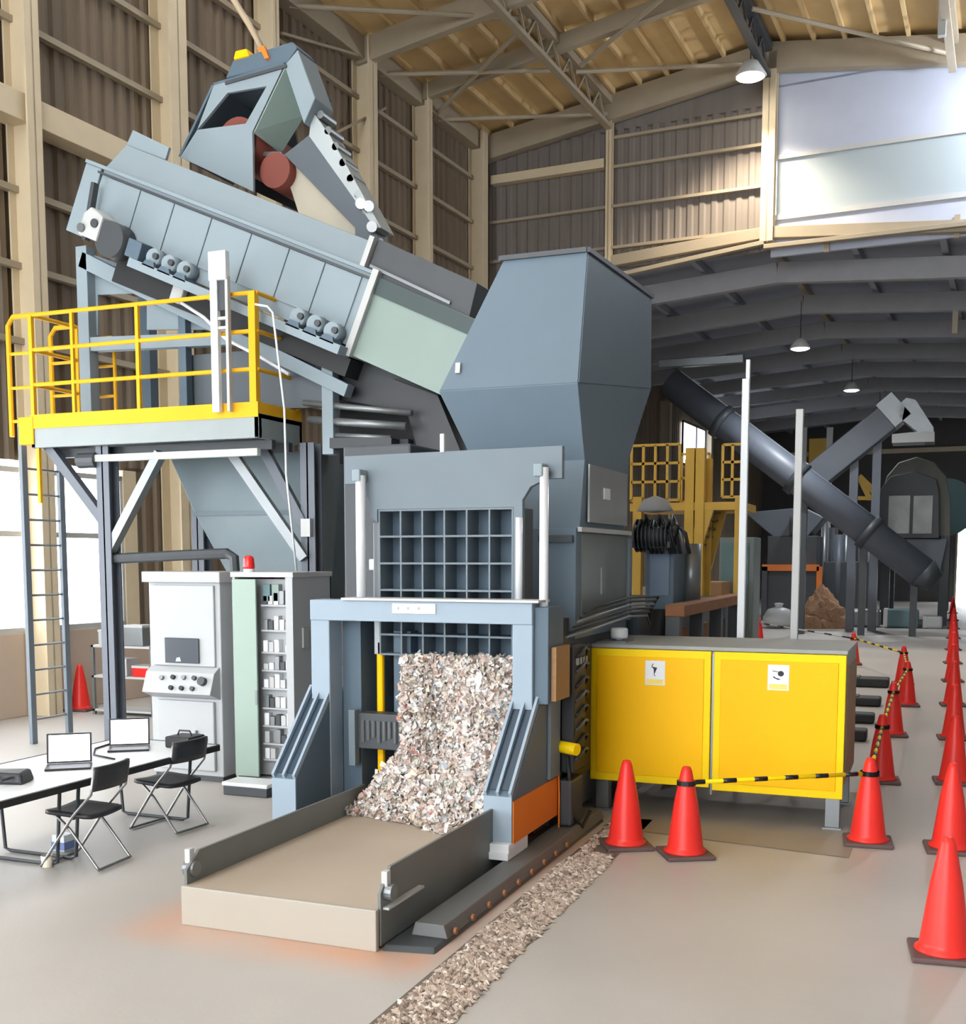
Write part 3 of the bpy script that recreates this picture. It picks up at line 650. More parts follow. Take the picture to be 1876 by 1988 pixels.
MB().path([(-2.80, 8.69, .56), (-2.795, 8.69, .35), (-2.80, 8.7, .08)], .007, 8).build('pipe', orange, mf)
for k in range(6):
    z = 1.72 + .035 * k
    MB().path([(-2.75, 8.7 + .1 * k, z - .05), (-2.66, 9.3, z), (-2.62, 10.2, z + .05), (-2.64, 11.0 + .1 * k, z + .02), (-2.75, 11.6, z - .1)], .011, 8).build('hose', black if k % 3 else steel, t, smooth=True)
# ------------------------------------------------------------------ bale
bale = MB(); bc = []
pal = [((236, 230, 224), 7), ((222, 206, 196), 6), ((210, 186, 174), 4), ((246, 244, 242), 5), ((190, 174, 162), 2.5), ((226, 212, 188), 2), ((176, 188, 168), .7), ((200, 208, 216), .8), ((150, 128, 114), .8), ((206, 140, 124), .3)]
pw = [w_ for _, w_ in pal]; rb = random.Random(11)
def chip(p, nrm, s):
    nrm = (V(nrm) + V((rb.uniform(-.8, .8), rb.uniform(-.8, .8), rb.uniform(-.8, .8)))).normalized()
    a = nrm.orthogonal().normalized(); ang = rb.uniform(0, 6.28)
    a = (Matrix.Rotation(ang, 3, nrm) @ a); b = nrm.cross(a)
    sx, sy = s * rb.uniform(.6, 1.3), s * rb.uniform(.4, 1.0); vs = []
    for i in range(3):
        for j in range(3):
            vs.append(p + a * (i - 1) * sx * rb.uniform(.7, 1.2) + b * (j - 1) * sy * rb.uniform(.7, 1.2) + nrm * rb.uniform(-.45, .45) * s)
    bale.add(vs, [(i * 3 + j, i * 3 + j + 1, (i + 1) * 3 + j + 1, (i + 1) * 3 + j) for i in range(2) for j in range(2)])
    c = lin(rb.choices(pal, pw)[0][0]); f = rb.uniform(.62, .95)
    bc.extend([tuple(min(1, q * f) for q in c) + (1,)] * 9)
def front(x, z):  # y of the bale face
    u = (x + 3.5) / .5
    bulge = .05 * math.sin(9 * x + 3) + .04 * math.sin(11 * z + 5 * x)
    y = 8.32 + bulge
    foot = max(0, .78 - z)
    return y - foot * (.92 + .2 * math.sin(5 * x))
# core
n, mrows = 30, 34
core = MB(); cc = []
for j in range(mrows + 1):
    z = .25 + 1.24 * j / mrows
    for i in range(n + 1):
        xl = -4.02 - max(0, .75 - z) * .75; x = xl + (-3.02 - xl) * i / n
        core.v.append(V((x, front(x, z) + .05 + rb.uniform(-.02, .02), z)))
for j in range(mrows):
    for i in range(n): core.f.append((j * (n + 1) + i, j * (n + 1) + i + 1, (j + 1) * (n + 1) + i + 1, (j + 1) * (n + 1) + i))
o = len(core.v); back = [V((p.x * 1.0, 10.4, p.z)) for p in core.v]
edge = list(range(n + 1)) + [(j + 1) * (n + 1) - 1 for j in range(1, mrows + 1)] + [mrows * (n + 1) + i for i in range(n - 1, -1, -1)] + [j * (n + 1) for j in range(mrows - 1, 0, -1)]
core.v += [V((max(core.v[e].x, -4.02), 10.4, core.v[e].z)) for e in edge]; ne = len(edge)
for k in range(ne): core.f.append((edge[k], edge[(k + 1) % ne], o + (k + 1) % ne, o + k))
for f in core.f: pass
bale.add(core.v, core.f); bc += [lin((150, 134, 122)) + (1,)] * len(core.v)
for i in range(7600):
    z = .25 + 1.26 * rb.random(); xl = -4.02 - max(0, .75 - z) * .72; x = rb.uniform(xl, -3.02)
    if z < .45 and rb.random() < .3: continue
    p = V((x, front(x, z) + rb.uniform(-.03, .05), z)); chip(p, (0, -.9, .5 if z < .8 else .15), rb.uniform(.014, .034))
for i in range(700):
    x = rb.uniform(-4.0, -3.03); chip(V((x, rb.uniform(8.3, 8.7), 1.49 + rb.uniform(-.02, .02))), (0, 0, 1), rb.uniform(.02, .04))
for i in range(500):
    a = rb.uniform(8.36, 8.75); chip(V((-4.025, a, rb.uniform(.8, 1.45))), (-1, 0, 0), rb.uniform(.015, .03))
for i in range(900):  # loose flakes at the foot
    x = rb.uniform(-4.5, -3.02); y = front(x, .28) + rb.uniform(-.06, .12)
    chip(V((x, y, .25 + rb.uniform(.005, .05))), (0, -.3, 1), rb.uniform(.015, .035))
tag(bale.build('waste_bale', chip_mat('shredded_plastic_flakes', .4), colors=bc, org=(-3.5, 8.5, .25)), 'pale bale of crushed mixed plastic waste spilling onto the tray', 'bale')
# ------------------------------------------------------------------ inclined screen conveyor (casing on the left)
def S(s, n, y): return V((-9.45 + s * .918 + n * .395, y, 6.06 - s * .395 + n * .918))
def sprism(mb, pts, y0, y1): return mb.prism([S(s, n, y0) for s, n in pts], (0, y1 - y0, 0))
t = thing('inclined_conveyor', 'large blue grey enclosed conveyor sloping down from the upper left into the hopper', 'conveyor', (-7.5, 11.6, 3.86))
sprism(MB(), [(-.02, .02), (3.84, .02), (3.84, .80), (.02, .80)], 11.02, 12.3).build('casing', bluec, t, bevel=.006)
ss = [.12, .62, 1.12, 1.66, 2.22, 2.74, 3.22, 3.70]
for i in range(7):
    sprism(MB(), [(ss[i] + .008, .18), (ss[i + 1] - .008, .18), (ss[i + 1] - .008, .735), (ss[i] + .008, .735)], 11.0, 11.03).build('side_panel', bluec, t, bevel=.006)
sprism(MB(), [(-.03, .74), (3.86, .74), (3.86, .765), (-.03, .765)], 10.985, 11.03).build('seam_strip', dark, t)
MB().hexa([S(-.26, .80, 11.0), S(3.86, .80, 11.0), S(3.86, .80, 12.3), S(-.26, .80, 12.3), S(-.26, .84, 11.0), S(3.86, .84, 11.0), S(3.86, .84, 12.3), S(-.26, .84, 12.3)]).build('top_flange', bluec, t, bevel=.004)
MB().hexa([S(-.02, .84, 11.08), S(3.66, .84, 11.08), S(3.66, .84, 12.25), S(-.02, .84, 12.25), S(.05, 1.16, 11.22), S(3.66, 1.12, 11.22), S(3.66, 1.12, 12.2), S(.05, 1.16, 12.2)]).build('cover', bluec, t, bevel=.008)
sprism(MB(), [(.03, 1.16), (.62, 1.16), (.62, 1.30), (.06, 1.34)], 11.24, 11.28).build('cover_flap', bluec, t)
sprism(MB(), [(3.62, .84), (3.68, .84), (3.68, 1.16), (3.62, 1.16)], 11.0, 12.3).build('end_flange', offw, t)
sprism(MB(), [(-.28, .0), (-.02, .0), (-.02, .80), (-.26, .80)], 11.02, 11.1).build('end_plate', bluec, t, bevel=.01)
sprism(MB(), [(3.86, -.06), (6.2, -.10), (6.2, .72), (3.86, .80)], 11.04, 12.2).build('green_section', green, t, bevel=.006)
sprism(MB(), [(3.80, -.08), (3.88, -.08), (3.88, .86), (3.80, .86)], 10.97, 12.3).build('joint_flange', offw, t, bevel=.006)
sprism(MB(), [(3.70, .80), (5.0, .76), (4.95, 1.10), (3.70, 1.16)], 11.06, 12.2).build('dark_cover', dark, t, bevel=.006)
sprism(MB(), [(3.72, .86), (4.75, .80), (4.75, .83), (3.72, .89)], 11.03, 11.06).build('cover_rail', steel, t)
sprism(MB(), [(3.86, .62), (5.4, .58), (5.4, .74), (3.86, .80)], 11.02, 11.05).build('dark_band', mat('dark_green_grey', (52, 66, 66), .5), t)
# drive and idlers along the lower edge
dv = sprism(MB(), [(.18, .02), (.46, .02), (.46, .30), (.26, .36), (.18, .26)], 10.72, 11.0).build('gear_drive', offw, t, bevel=.02)
MB().cyl(S(.38, .2, 10.70), S(.38, .2, 10.73), .05, n=14).build('oval_hole', dark, dv)
MB().cyl(S(.22, .1, 10.69), S(.22, .1, 10.74), .05, n=14).build('hub', steel, dv)
MB().cyl(S(.60, .10, 10.75), S(.60, .10, 10.98), .20, n=22).build('drive_wheel', dark, t, smooth=True)
MB().bar(S(.06, .62, 10.9), S(.16, -.02, 10.9), .09, .05).build('drive_arm', dark, t, bevel=.006)
sprism(MB(), [(.82, .0), (1.02, .0), (1.02, .2), (.82, .2)], 10.8, 11.0).build('dark_bracket', blue2, t, bevel=.01)
for k in range(12):
    sc_ = 1.18 + k * .225
    if 1.7 < sc_ < 3.2: continue
    idl = MB().cyl(S(sc_, .10, 10.84), S(sc_, .10, 10.98), .095, n=18).build('idler', bluec, t, smooth=True)
    MB().cyl(S(sc_ + .05, .12, 10.80), S(sc_ + .05, .12, 10.86), .035, n=12).build('idler_pin', dark, idl)
    sprism(MB(), [(sc_ - .09, -.02), (sc_ + .1, -.02), (sc_ + .06, .05), (sc_ - .05, .05)], 10.8, 11.0).build('idler_bracket', blue2, idl)
sprism(MB(), [(.9, -.10), (3.84, -.10), (3.84, .0), (.9, .0)], 10.8, 11.05).build('lower_rail', bluec, t, bevel=.004)
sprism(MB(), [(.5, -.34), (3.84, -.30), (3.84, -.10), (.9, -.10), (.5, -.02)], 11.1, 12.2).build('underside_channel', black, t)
# support frame under the casing
sprism(MB(), [(-.05, -.34), (3.9, -.5), (3.9, -.36), (-.05, -.16)], 11.12, 11.28).build('slope_beam', bluec, t, bevel=.004)
sprism(MB(), [(1.42, -.28), (1.58, -.28), (1.58, -.02), (1.42, -.02)], 11.0, 11.1).build('grey_lug', offw, t, bevel=.02)
MB().box(-9.66, -9.50, 11.12, 11.28, 3.87, 6.0).build('frame_post', bluec, t, bevel=.006)
MB().box(-8.24, -8.14, 11.15, 11.27, 3.87, 5.25).build('frame_post', blue2, t, bevel=.006)
MB().box(-6.36, -6.22, 11.15, 11.3, 3.45, 4.62).build('frame_post', bluec, t, bevel=.006)
def pp(pts, y, d): return MB().prism([py(u, v, y) for u, v in pts], (0, d, 0))
pp([(170, 490), (520, 622), (520, 640), (285, 640), (285, 568), (190, 572), (190, 650), (170, 650)], 11.26, .03).build('infill_panel', bluec, t)
pp([(165, 655), (632, 636), (632, 660), (165, 682)], 11.14, .12).build('cross_beam', bluec, t, bevel=.004)
pp([(368, 690), (632, 668), (632, 790), (368, 800)], 11.3, .06).build('dark_panel', mat('panel_dark_slate', (84, 92, 98), .5), t)
for k in range(2): MB().box(-9.66 + 3.3 * k, -9.5 + 3.3 * k, 12.25, 12.4, 3.87, 5.9 - 1.4 * k).build('frame_post', blue2, t)
MB().path([S(1.6, -.25, 11.0), S(2.0, -.3, 10.95), S(2.4, -.42, 10.9), S(2.9, -.45, 10.9), S(3.3, -.5, 10.9)], .02, 8).build('conduit', white, t, smooth=True)
# dark trough and pipes to the right of the platform
t = thing('lower_trough', 'dark steel trough with pipes below the sloping conveyor, left of the hopper', 'trough', (-5.6, 11.6, 0))
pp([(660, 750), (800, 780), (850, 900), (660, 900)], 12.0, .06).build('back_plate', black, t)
pp([(600, 650), (690, 668), (770, 728), (850, 765), (905, 900), (812, 885), (790, 800), (620, 770)], 11.4, .7).build('trough_body', tdark, t, bevel=.01)
pp([(760, 735), (850, 768), (900, 890), (870, 890)], 11.34, .05).build('trough_edge', tdark, t)
for a, b, r in (((590, 782), (800, 802), .035), ((600, 815), (790, 828), .045), ((640, 845), (760, 850), .03)):
    MB().cyl(py(*a, 11.2), py(*b, 11.2), r, n=12).build('pipe', steel, t, smooth=True)
pp([(640, 850), (760, 850), (760, 870), (640, 870)], 11.1, .3).build('pipe_support', tdark, t)
for x in (-6.0, -5.45):
    MB().box(x - .07, x + .07, 11.3, 11.44, 0, 3.6).build('leg', tdark, t, bevel=.006)
# ------------------------------------------------------------------ feed conveyor with hood on top
t = thing('feed_conveyor', 'upper steep feed conveyor with an open blue grey hood above the sloping casing', 'conveyor', (-7.2, 12.1, 6.2))
Y0 = 11.6
def q4(a, b, c, d, y=Y0, th=.03): return MB().prism([py(*p, y) for p in (a, b, c, d)], (0, th, 0))
hf = MB()
for quad in ([(350, 305), (383, 252), (477, 240), (490, 256), (492, 372)], [(383, 252), (415, 166), (442, 180)], [(415, 166), (552, 126), (518, 167), (442, 180)], [(552, 126), (490, 256), (477, 240), (518, 167)]):
    hf.prism([py(*p, Y0) for p in quad], (0, .04, 0))
hf.build('hood_front', bluec, t)
def sheet_(pts_px, y0, y1, th): # plate running back from an edge line
    m = MB(); a, b = [py(*p, y0) for p in pts_px]
    d = (b - a).normalized(); nn = V((-d.z, 0, d.x)) * th
    return m.hexa([a, b, b + V((0, y1 - y0, 0)), a + V((0, y1 - y0, 0)), a + nn, b + nn, b + V((0, y1 - y0, 0)) + nn, a + V((0, y1 - y0, 0)) + nn])
hs = MB()
for e in (((350, 305), (415, 166)), ((415, 166), (552, 126))):
    m = sheet_(e, Y0, 12.7, .03); hs.add(m.v, m.f)
hs.build('hood_shell', blue2, t)
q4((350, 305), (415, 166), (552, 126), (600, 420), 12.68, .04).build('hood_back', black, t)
MB().cyl(V((-7.75, 11.7, 7.15)), V((-7.75, 12.6, 7.15)), .27, n=24).build('belt_drum', redbelt, t, smooth=True)
MB().cyl(V((-7.28, 11.75, 6.78)), V((-7.28, 12.6, 6.78)), .2, n=24).build('belt_drum', redbelt, t, smooth=True)
MB().bar(py(495, 300, 11.9), py(545, 300, 11.9), .05).build('drum_shaft', steel, t)
a, b, c, d = py(552, 132, Y0), py(492, 258, Y0), py(545, 297, 12.0), py(588, 228, 12.0)
MB().prism([a, b, c, d], (.03, .0, .02)).build('side_flap', green, t)
pp([(552, 127), (578, 96), (612, 190), (590, 240)], Y0, .42).build('head_housing', bluec, t, bevel=.01)
pp([(437, 152), (452, 116), (566, 80), (578, 92), (556, 124)], 11.62, .4).build('top_cap', blue2, t, bevel=.02)
pp([(436, 158), (555, 124), (556, 130), (437, 164)], 11.58, .05).build('cap_gap', dark, t)
pp([(452, 116), (456, 98), (478, 93), (484, 108)], 11.6, .2).build('yellow_motor', yellow, t, bevel=.02)
pp([(498, 94), (512, 88), (522, 112), (514, 114), (508, 102)], 11.58, .06).build('orange_bracket', orange, t)
top = py(510, 96, 11.62); MB().path([top, py(485, 50, 11.62), py(448, -10, 11.62), py(430, -60, 11.62)], .035, 10).build('feed_pipe', mat('tan_pipe', (176, 158, 132), .5), t, smooth=True)
pp([(552, 300), (600, 262), (727, 440), (737, 478), (690, 478), (690, 442)], 11.75, .3).build('side_frame', mat('leg_slate', (84, 92, 100), .45), t, bevel=.004)
pp([(606, 214), (640, 262), (740, 442), (727, 442), (600, 264)], 11.72, .34).build('light_side_rail', mat('leg_pale_grey', (168, 176, 178), .4), t, bevel=.004)
pp([(545, 298), (552, 300), (690, 442), (690, 478), (585, 430), (558, 345)], 11.9, .04).build('pale_belt_guard', mat('pale_beige_guard', (186, 178, 160), .5), t)
m = MB()
for k in range(9):
    f = k / 8; u = 622 + (738 - 622) * f; v = 222 + (470 - 222) * f
    p = py(u, v, 11.72); m.cyl(p, p + V((0, .3, 0)), .045, n=10)
m.build('cleat_row', steel, t)
for a, b in (((716, 400), 11.66), ((722, 440), 11.66), ((700, 395), 11.66)):
    MB().cyl(py(*a, b), py(*a, b + .15), .06, n=12).build('bearing', white, t, smooth=True)
# ------------------------------------------------------------------ platform
t = thing('maintenance_platform', 'raised grey steel platform with yellow railing and ladder on the left', 'platform', (-8.4, 11.3, 0))
PX0, PX1, PF, PB, DZ = -9.95, -6.82, 10.6, 11.5, 3.86
bx(PX0, PX1, PF + .02, PB, DZ - .05, DZ).build('deck', steel, t)
ed = MB().box(PX0, PX1, PF, PF + .06, DZ - .26, DZ - .001).box(PX0, PX1, PB - .06, PB, DZ - .26, DZ - .001).box(PX0, PX0 + .06, PF, PB, DZ - .26, DZ - .001).box(PX1 - .06, PX1, PF, PB, DZ - .26, DZ - .001)
ed.build('edge_channel', mat('platform_channel_grey', (140, 148, 148), .45), t, bevel=.006)
for y in (10.85, 11.2): bx(PX0 + .2, PX1, y, y + .08, DZ - .36, DZ - .26).build('floor_joist', dark, t)
bx(-9.3, -6.9, 10.68, 10.76, 3.42, 3.5).build('under_beam', mat('pale_beam_paint', (206, 212, 202), .45), t, bevel=.01)
MB().cyl((-9.35, 10.72, 3.44), (-9.1, 10.72, 3.44), .09, n=12).build('beam_end', dark, t)
rail = MB()
def rails(path_, mb, zs=(DZ + 1.27, DZ + .87, DZ + .47), r=.024):
    for z in zs:
        for a, b in zip(path_, path_[1:]): mb.cyl((a[0], a[1], z), (b[0], b[1], z), r, n=10)
rp = [(PX0 + .03, 11.4), (PX0 + .03, PF + .03), (PX1 - .03, PF + .03), (PX1 - .03, PB - .03)]
rails(rp, rail)
rl_ = rail.build('railing', ryel, t, smooth=False)
MB().box(PX0, PX1, PF - .012, PF, DZ - .04, DZ + .12).box(PX1 - .012, PX1, PF, PB, DZ - .0, DZ + .12).box(PX0 - .012, PX0, PF, PF + .5, DZ - .2, DZ + .12).build('toe_board', ryel, rl_)
for x, y, w in ((PX0 + .03, PF + .03, .05), (-9.32, PF + .03, .04), (-8.4, PF + .03, .045), (PX1 - .06, PF + .03, .085), (PX1 - .03, PB - .03, .05), (PX0 + .03, 11.4, .05)):
    bx(x - w / 2, x + w / 2, y - w / 2, y + w / 2, DZ, DZ + 1.28).build('rail_post', ryel, rl_, bevel=.004)
lp = MB()
yy = 11.42
lp.path([(-9.95, yy, DZ + 1.12), (-9.42, yy, DZ + 1.12), (-9.38, yy, DZ + 1.08), (-9.38, yy, DZ + .02)], .022, 8)
for z in (.78, .42): lp.cyl((-9.95, yy, DZ + z), (-9.38, yy, DZ + z), .018, n=8)
lp.build('rail_gate', ryel, rl_)
# ladder on the left end
ld = MB()
for y in (10.93, 11.56): ld.bar((-10.4, y, 0), (-10.4, y, 3.9), .05, .09)
lo = ld.build('ladder', mat('ladder_slate', (112, 122, 132), .45), t, bevel=.004)
for k in range(11): MB().cyl((-10.4, 10.93, .3 + k * .31), (-10.4, 11.56, .3 + k * .31), .014, n=8).build('rung', steel, lo)
hp_ = MB()
for y in (10.75, 11.45):
    hp_.path([(-10.38, y, DZ - .1), (-10.38, y, DZ + 1.2), (-10.3, y, DZ + 1.3), (-10.0, y, DZ + 1.3)], .03, 8)
    for z in (.87, .47, .08): hp_.cyl((-10.38, y, DZ + z), (-9.98, y, DZ + z), .02, n=8)
hp_.build('ladder_handrail', ryel, t)
bx(-10.12, -9.9, PF - .02, PF + .2, DZ - .22, DZ + .1).build('corner_bracket', ryel, t, bevel=.01)
bx(-9.91, -9.87, PF + .03, PF + .07, DZ - .9, DZ - .2).build('yellow_drop_rod', ryel, t)
po = []
for x, y in ((-9.02, 10.8), (-6.62, 11.35), (-9.02, 12.6), (-6.62, 12.6)):
    p = MB().ibeam((x, y, .02), (x, y, DZ - .26), .18, .18, up=(0, 1, 0), t=.02).build('support_post', tube_m, t)
    bx(x - .15, x + .15, y - .15, y + .15, 0, .025).build('base_plate', dark, p)
for a, b in (((-9.85, 10.75, 3.66), (-9.05, 10.78, 2.72)), ((-8.22, 10.75, 3.5), (-9.0, 10.78, 2.4)), ((-7.25, 11.2, 3.72), (-6.64, 11.3, 2.6)), ((-7.5, 11.1, 3.5), (-6.66, 11.25, 2.3))):
    MB().bar(a, b, .11, .11).build('knee_brace', tube_m if a[0] < -9 or a[0] > -7.3 else steel, t, bevel=.004)
bx(-6.68, -6.56, 11.2, 11.26, 2.55, 2.75).build('brace_gusset', offw, t)
MB().path([(-9.0, 10.8, 2.30), (-8.0, 10.78, 2.34), (-7.36, 10.76, 2.36), (-7.27, 10.75, 2.31), (-7.25, 10.73, 2.14)], .06, 8).build('cable_arm', dark, t)
MB().path([(-6.85, 10.6, 5.0), (-6.7, 10.62, 4.97), (-6.64, 10.63, 4.9), (-6.56, 10.7, 3.9), (-6.55, 10.7, 3.2), (-6.5, 10.8, 2.15)], .012, 8).build('conduit', white, t, smooth=True)
wp = bx(-7.34, -7.25, 10.50, 10.56, DZ + .02, 5.55).build('channel_post', white, t, bevel=.004)
bx(-7.34, -7.12, 10.48, 10.56, 5.26, 5.56).build('post_head', white, wp, bevel=.006)
bx(-7.15, -7.115, 10.50, 10.56, DZ + .02, 5.3).build('thin_upright', offw, wp, bevel=.004)
for z in (4.75, 4.85): bx(-7.26, -7.14, 10.51, 10.55, z, z + .03).build('cross_piece', offw, wp)
bx(-7.26, -7.15, 10.52, 10.56, 4.95, 5.26).build('dark_insert', dark, wp)
# ------------------------------------------------------------------ transfer chute under the platform
t = thing('transfer_chute', 'big blue grey funnel chute hanging under the platform behind the cabinets', 'chute', (-7.6, 12, 0))
vs = [(-8.75, 11.6, 3.55), (-6.7, 11.6, 3.55), (-6.7, 12.55, 3.55), (-8.75, 12.55, 3.55), (-8.36, 11.55, 2.84), (-6.75, 11.55, 2.84), (-6.75, 12.5, 2.84), (-8.36, 12.5, 2.84), (-7.75, 11.7, 1.7), (-6.8, 11.7, 1.7), (-6.8, 12.4, 1.7), (-7.75, 12.4, 1.7)]
fs = []
for a in (0, 4):
    for k in range(4): fs.append((a + k, a + (k + 1) % 4, a + 4 + (k + 1) % 4, a + 4 + k))
fs += [(3, 2, 1, 0), (8, 9, 10, 11)]
MB().add(vs, fs).build('funnel', mat('chute_slate_paint', (112, 126, 132), .42), t, bevel=.01)
MB().bar((-8.37, 11.54, 2.84), (-6.74, 11.54, 2.84), .03, .05).build('seam_flange', blue, t)
for x in (-7.7, -6.85): bx(x, x + .1, 11.8, 11.9, 0, 1.8).build('leg', dark, t)
# ------------------------------------------------------------------ control cabinets
t = thing('control_cabinet', 'tall white control cabinet with dark screen and push buttons on its console', 'cabinet', (-7.2, 9.95, 0))
bx(-7.62, -6.74, 9.70, 10.3, .06, 2.10).build('body', cabw, t, bevel=.01)
bx(-7.66, -6.70, 9.64, 10.34, 2.06, 2.17).build('top_trim', cabw, t, bevel=.008)
bx(-7.60, -6.76, 9.72, 10.28, 0, .06).build('plinth', dark, t)
bx(-7.56, -6.80, 9.672, 9.702, 1.20, 2.03).build('upper_panel', cabw, t, bevel=.008)
MB().prism([(-7.60, 9.70, 1.20), (-7.60, 9.60, 1.14), (-7.60, 9.52, .93), (-7.60, 9.70, .86)], (.84, 0, 0)).build('console', cabw, t, bevel=.006)
bx(-7.52, -6.82, 9.66, 9.70, .12, .84).build('lower_door', cabw, t, bevel=.01)
dh = bx(-7.04, -7.02, 9.63, 9.66, .32, .54).build('door_handle', steel, t, bevel=.004)
sc_ = bx(-7.40, -6.98, 9.645, 9.672, 1.23, 1.49).build('screen', hmi, t, bevel=.01)
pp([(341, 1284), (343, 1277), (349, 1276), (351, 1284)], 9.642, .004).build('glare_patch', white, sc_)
def cn(x, k): # point on the sloping console face
    return V((x, 9.60 - .08 * k, 1.14 - .21 * k))
nrm = V((0, -.21, .08)).normalized()
for x, k, c in ((-7.38, .3, steel), (-7.24, .25, black), (-7.24, .75, black), (-7.11, .75, black), (-7.11, .25, steel), (-6.98, .25, dark), (-6.98, .75, dark)):
    p = cn(x, k); MB().cyl(p, p + nrm * .03, .024, n=14).build('push_button', c, t, smooth=True)
p = cn(-6.87, .4); MB().cyl(p, p + nrm * .05, .045, n=16).build('stop_button', dark, t, smooth=True)
t = thing('electrical_cabinet', 'open white electrical cabinet with shelves of breakers and a red beacon above', 'cabinet', (-6.15, 9.95, 0))
sh = MB().box(-6.52, -6.49, 9.6, 10.35, .1, 2.15).box(-5.85, -5.82, 9.6, 10.35, .1, 2.15).box(-6.52, -5.82, 10.32, 10.35, .1, 2.15).box(-6.52, -5.82, 9.6, 10.35, .07, .1)
sh.build('shell', cabw, t, bevel=.004)
bx(-6.53, -5.81, 9.58, 10.36, 2.12, 2.17).build('top_plate', offw, t, bevel=.004)
bx(-6.52, -5.82, 9.62, 10.33, 0, .07).build('plinth', dark, t)
bx(-6.51, -6.235, 9.575, 9.60, .12, 2.10).build('green_door', glassgreen, t, bevel=.006)
bx(-6.26, -6.235, 9.568, 9.576, .85, 1.0).build('door_latch', steel, t)
bx(-5.9, -5.82, 9.585, 9.60, .1, 2.13).build('frame_stile', cabw, t)
bx(-6.49, -5.85, 9.74, 9.76, .12, 2.1).build('mounting_plate', cabw, t)
bx(-5.818, -5.80, 9.75, 9.86, 1.42, 1.62).build('side_louvre', mat('louvre_frame', (170, 168, 164), .5), t)
for i, (z, kind) in enumerate(((1.83, 1), (1.58, 2), (1.36, 0), (1.18, 1), (1.0, 0), (.80, 2), (.62, 2), (.44, 1), (.28, 0))):
    r = bx(-6.235, -5.9, 9.66, 9.74, z, z + .018).build('shelf_rail', cabw, t)
    for k in range(5):
        if rb.random() < .2: continue
        x = -6.22 + k * .064
        bx(x, x + .055, 9.67, 9.74, z + .018, z + .018 + rb.uniform(.06, .14)).build('breaker', (dark, offw, white, steel)[(k + i * 3) % 4] if kind else (white, offw)[k % 2], r, bevel=.004)
for k, c in enumerate((teal, green)): bx(-6.21 + .1 * k, -6.13 + .1 * k, 9.67, 9.74, 1.88, 2.05).build('terminal_block', c, t, bevel=.004)
t2 = thing('signal_beacon', 'small red warning beacon on top of the open electrical cabinet', 'beacon', (-6.42, 9.75, 2.17))
MB().cyl((-6.42, 9.75, 2.17), (-6.42, 9.75, 2.20), .055, n=18).build('beacon_base', white, t2)
MB().lathe([(.055, 0), (.058, .02), (.052, .10), (.04, .125), (.01, .135)], (-6.42, 9.75, 2.20), 20).build('beacon_lens', beacon, t2, smooth=True)
t2 = thing('floor_case', 'low case with white lid and dark sides at the foot of the open electrical cabinet', 'case', (-6.2, 9.35, 0))
bx(-6.42, -5.92, 9.22, 9.5, 0, .09).build('case_body', dark, t2, bevel=.01)
bx(-6.43, -5.91, 9.21, 9.51, .09, .13).build('case_lid', white, t2, bevel=.01)
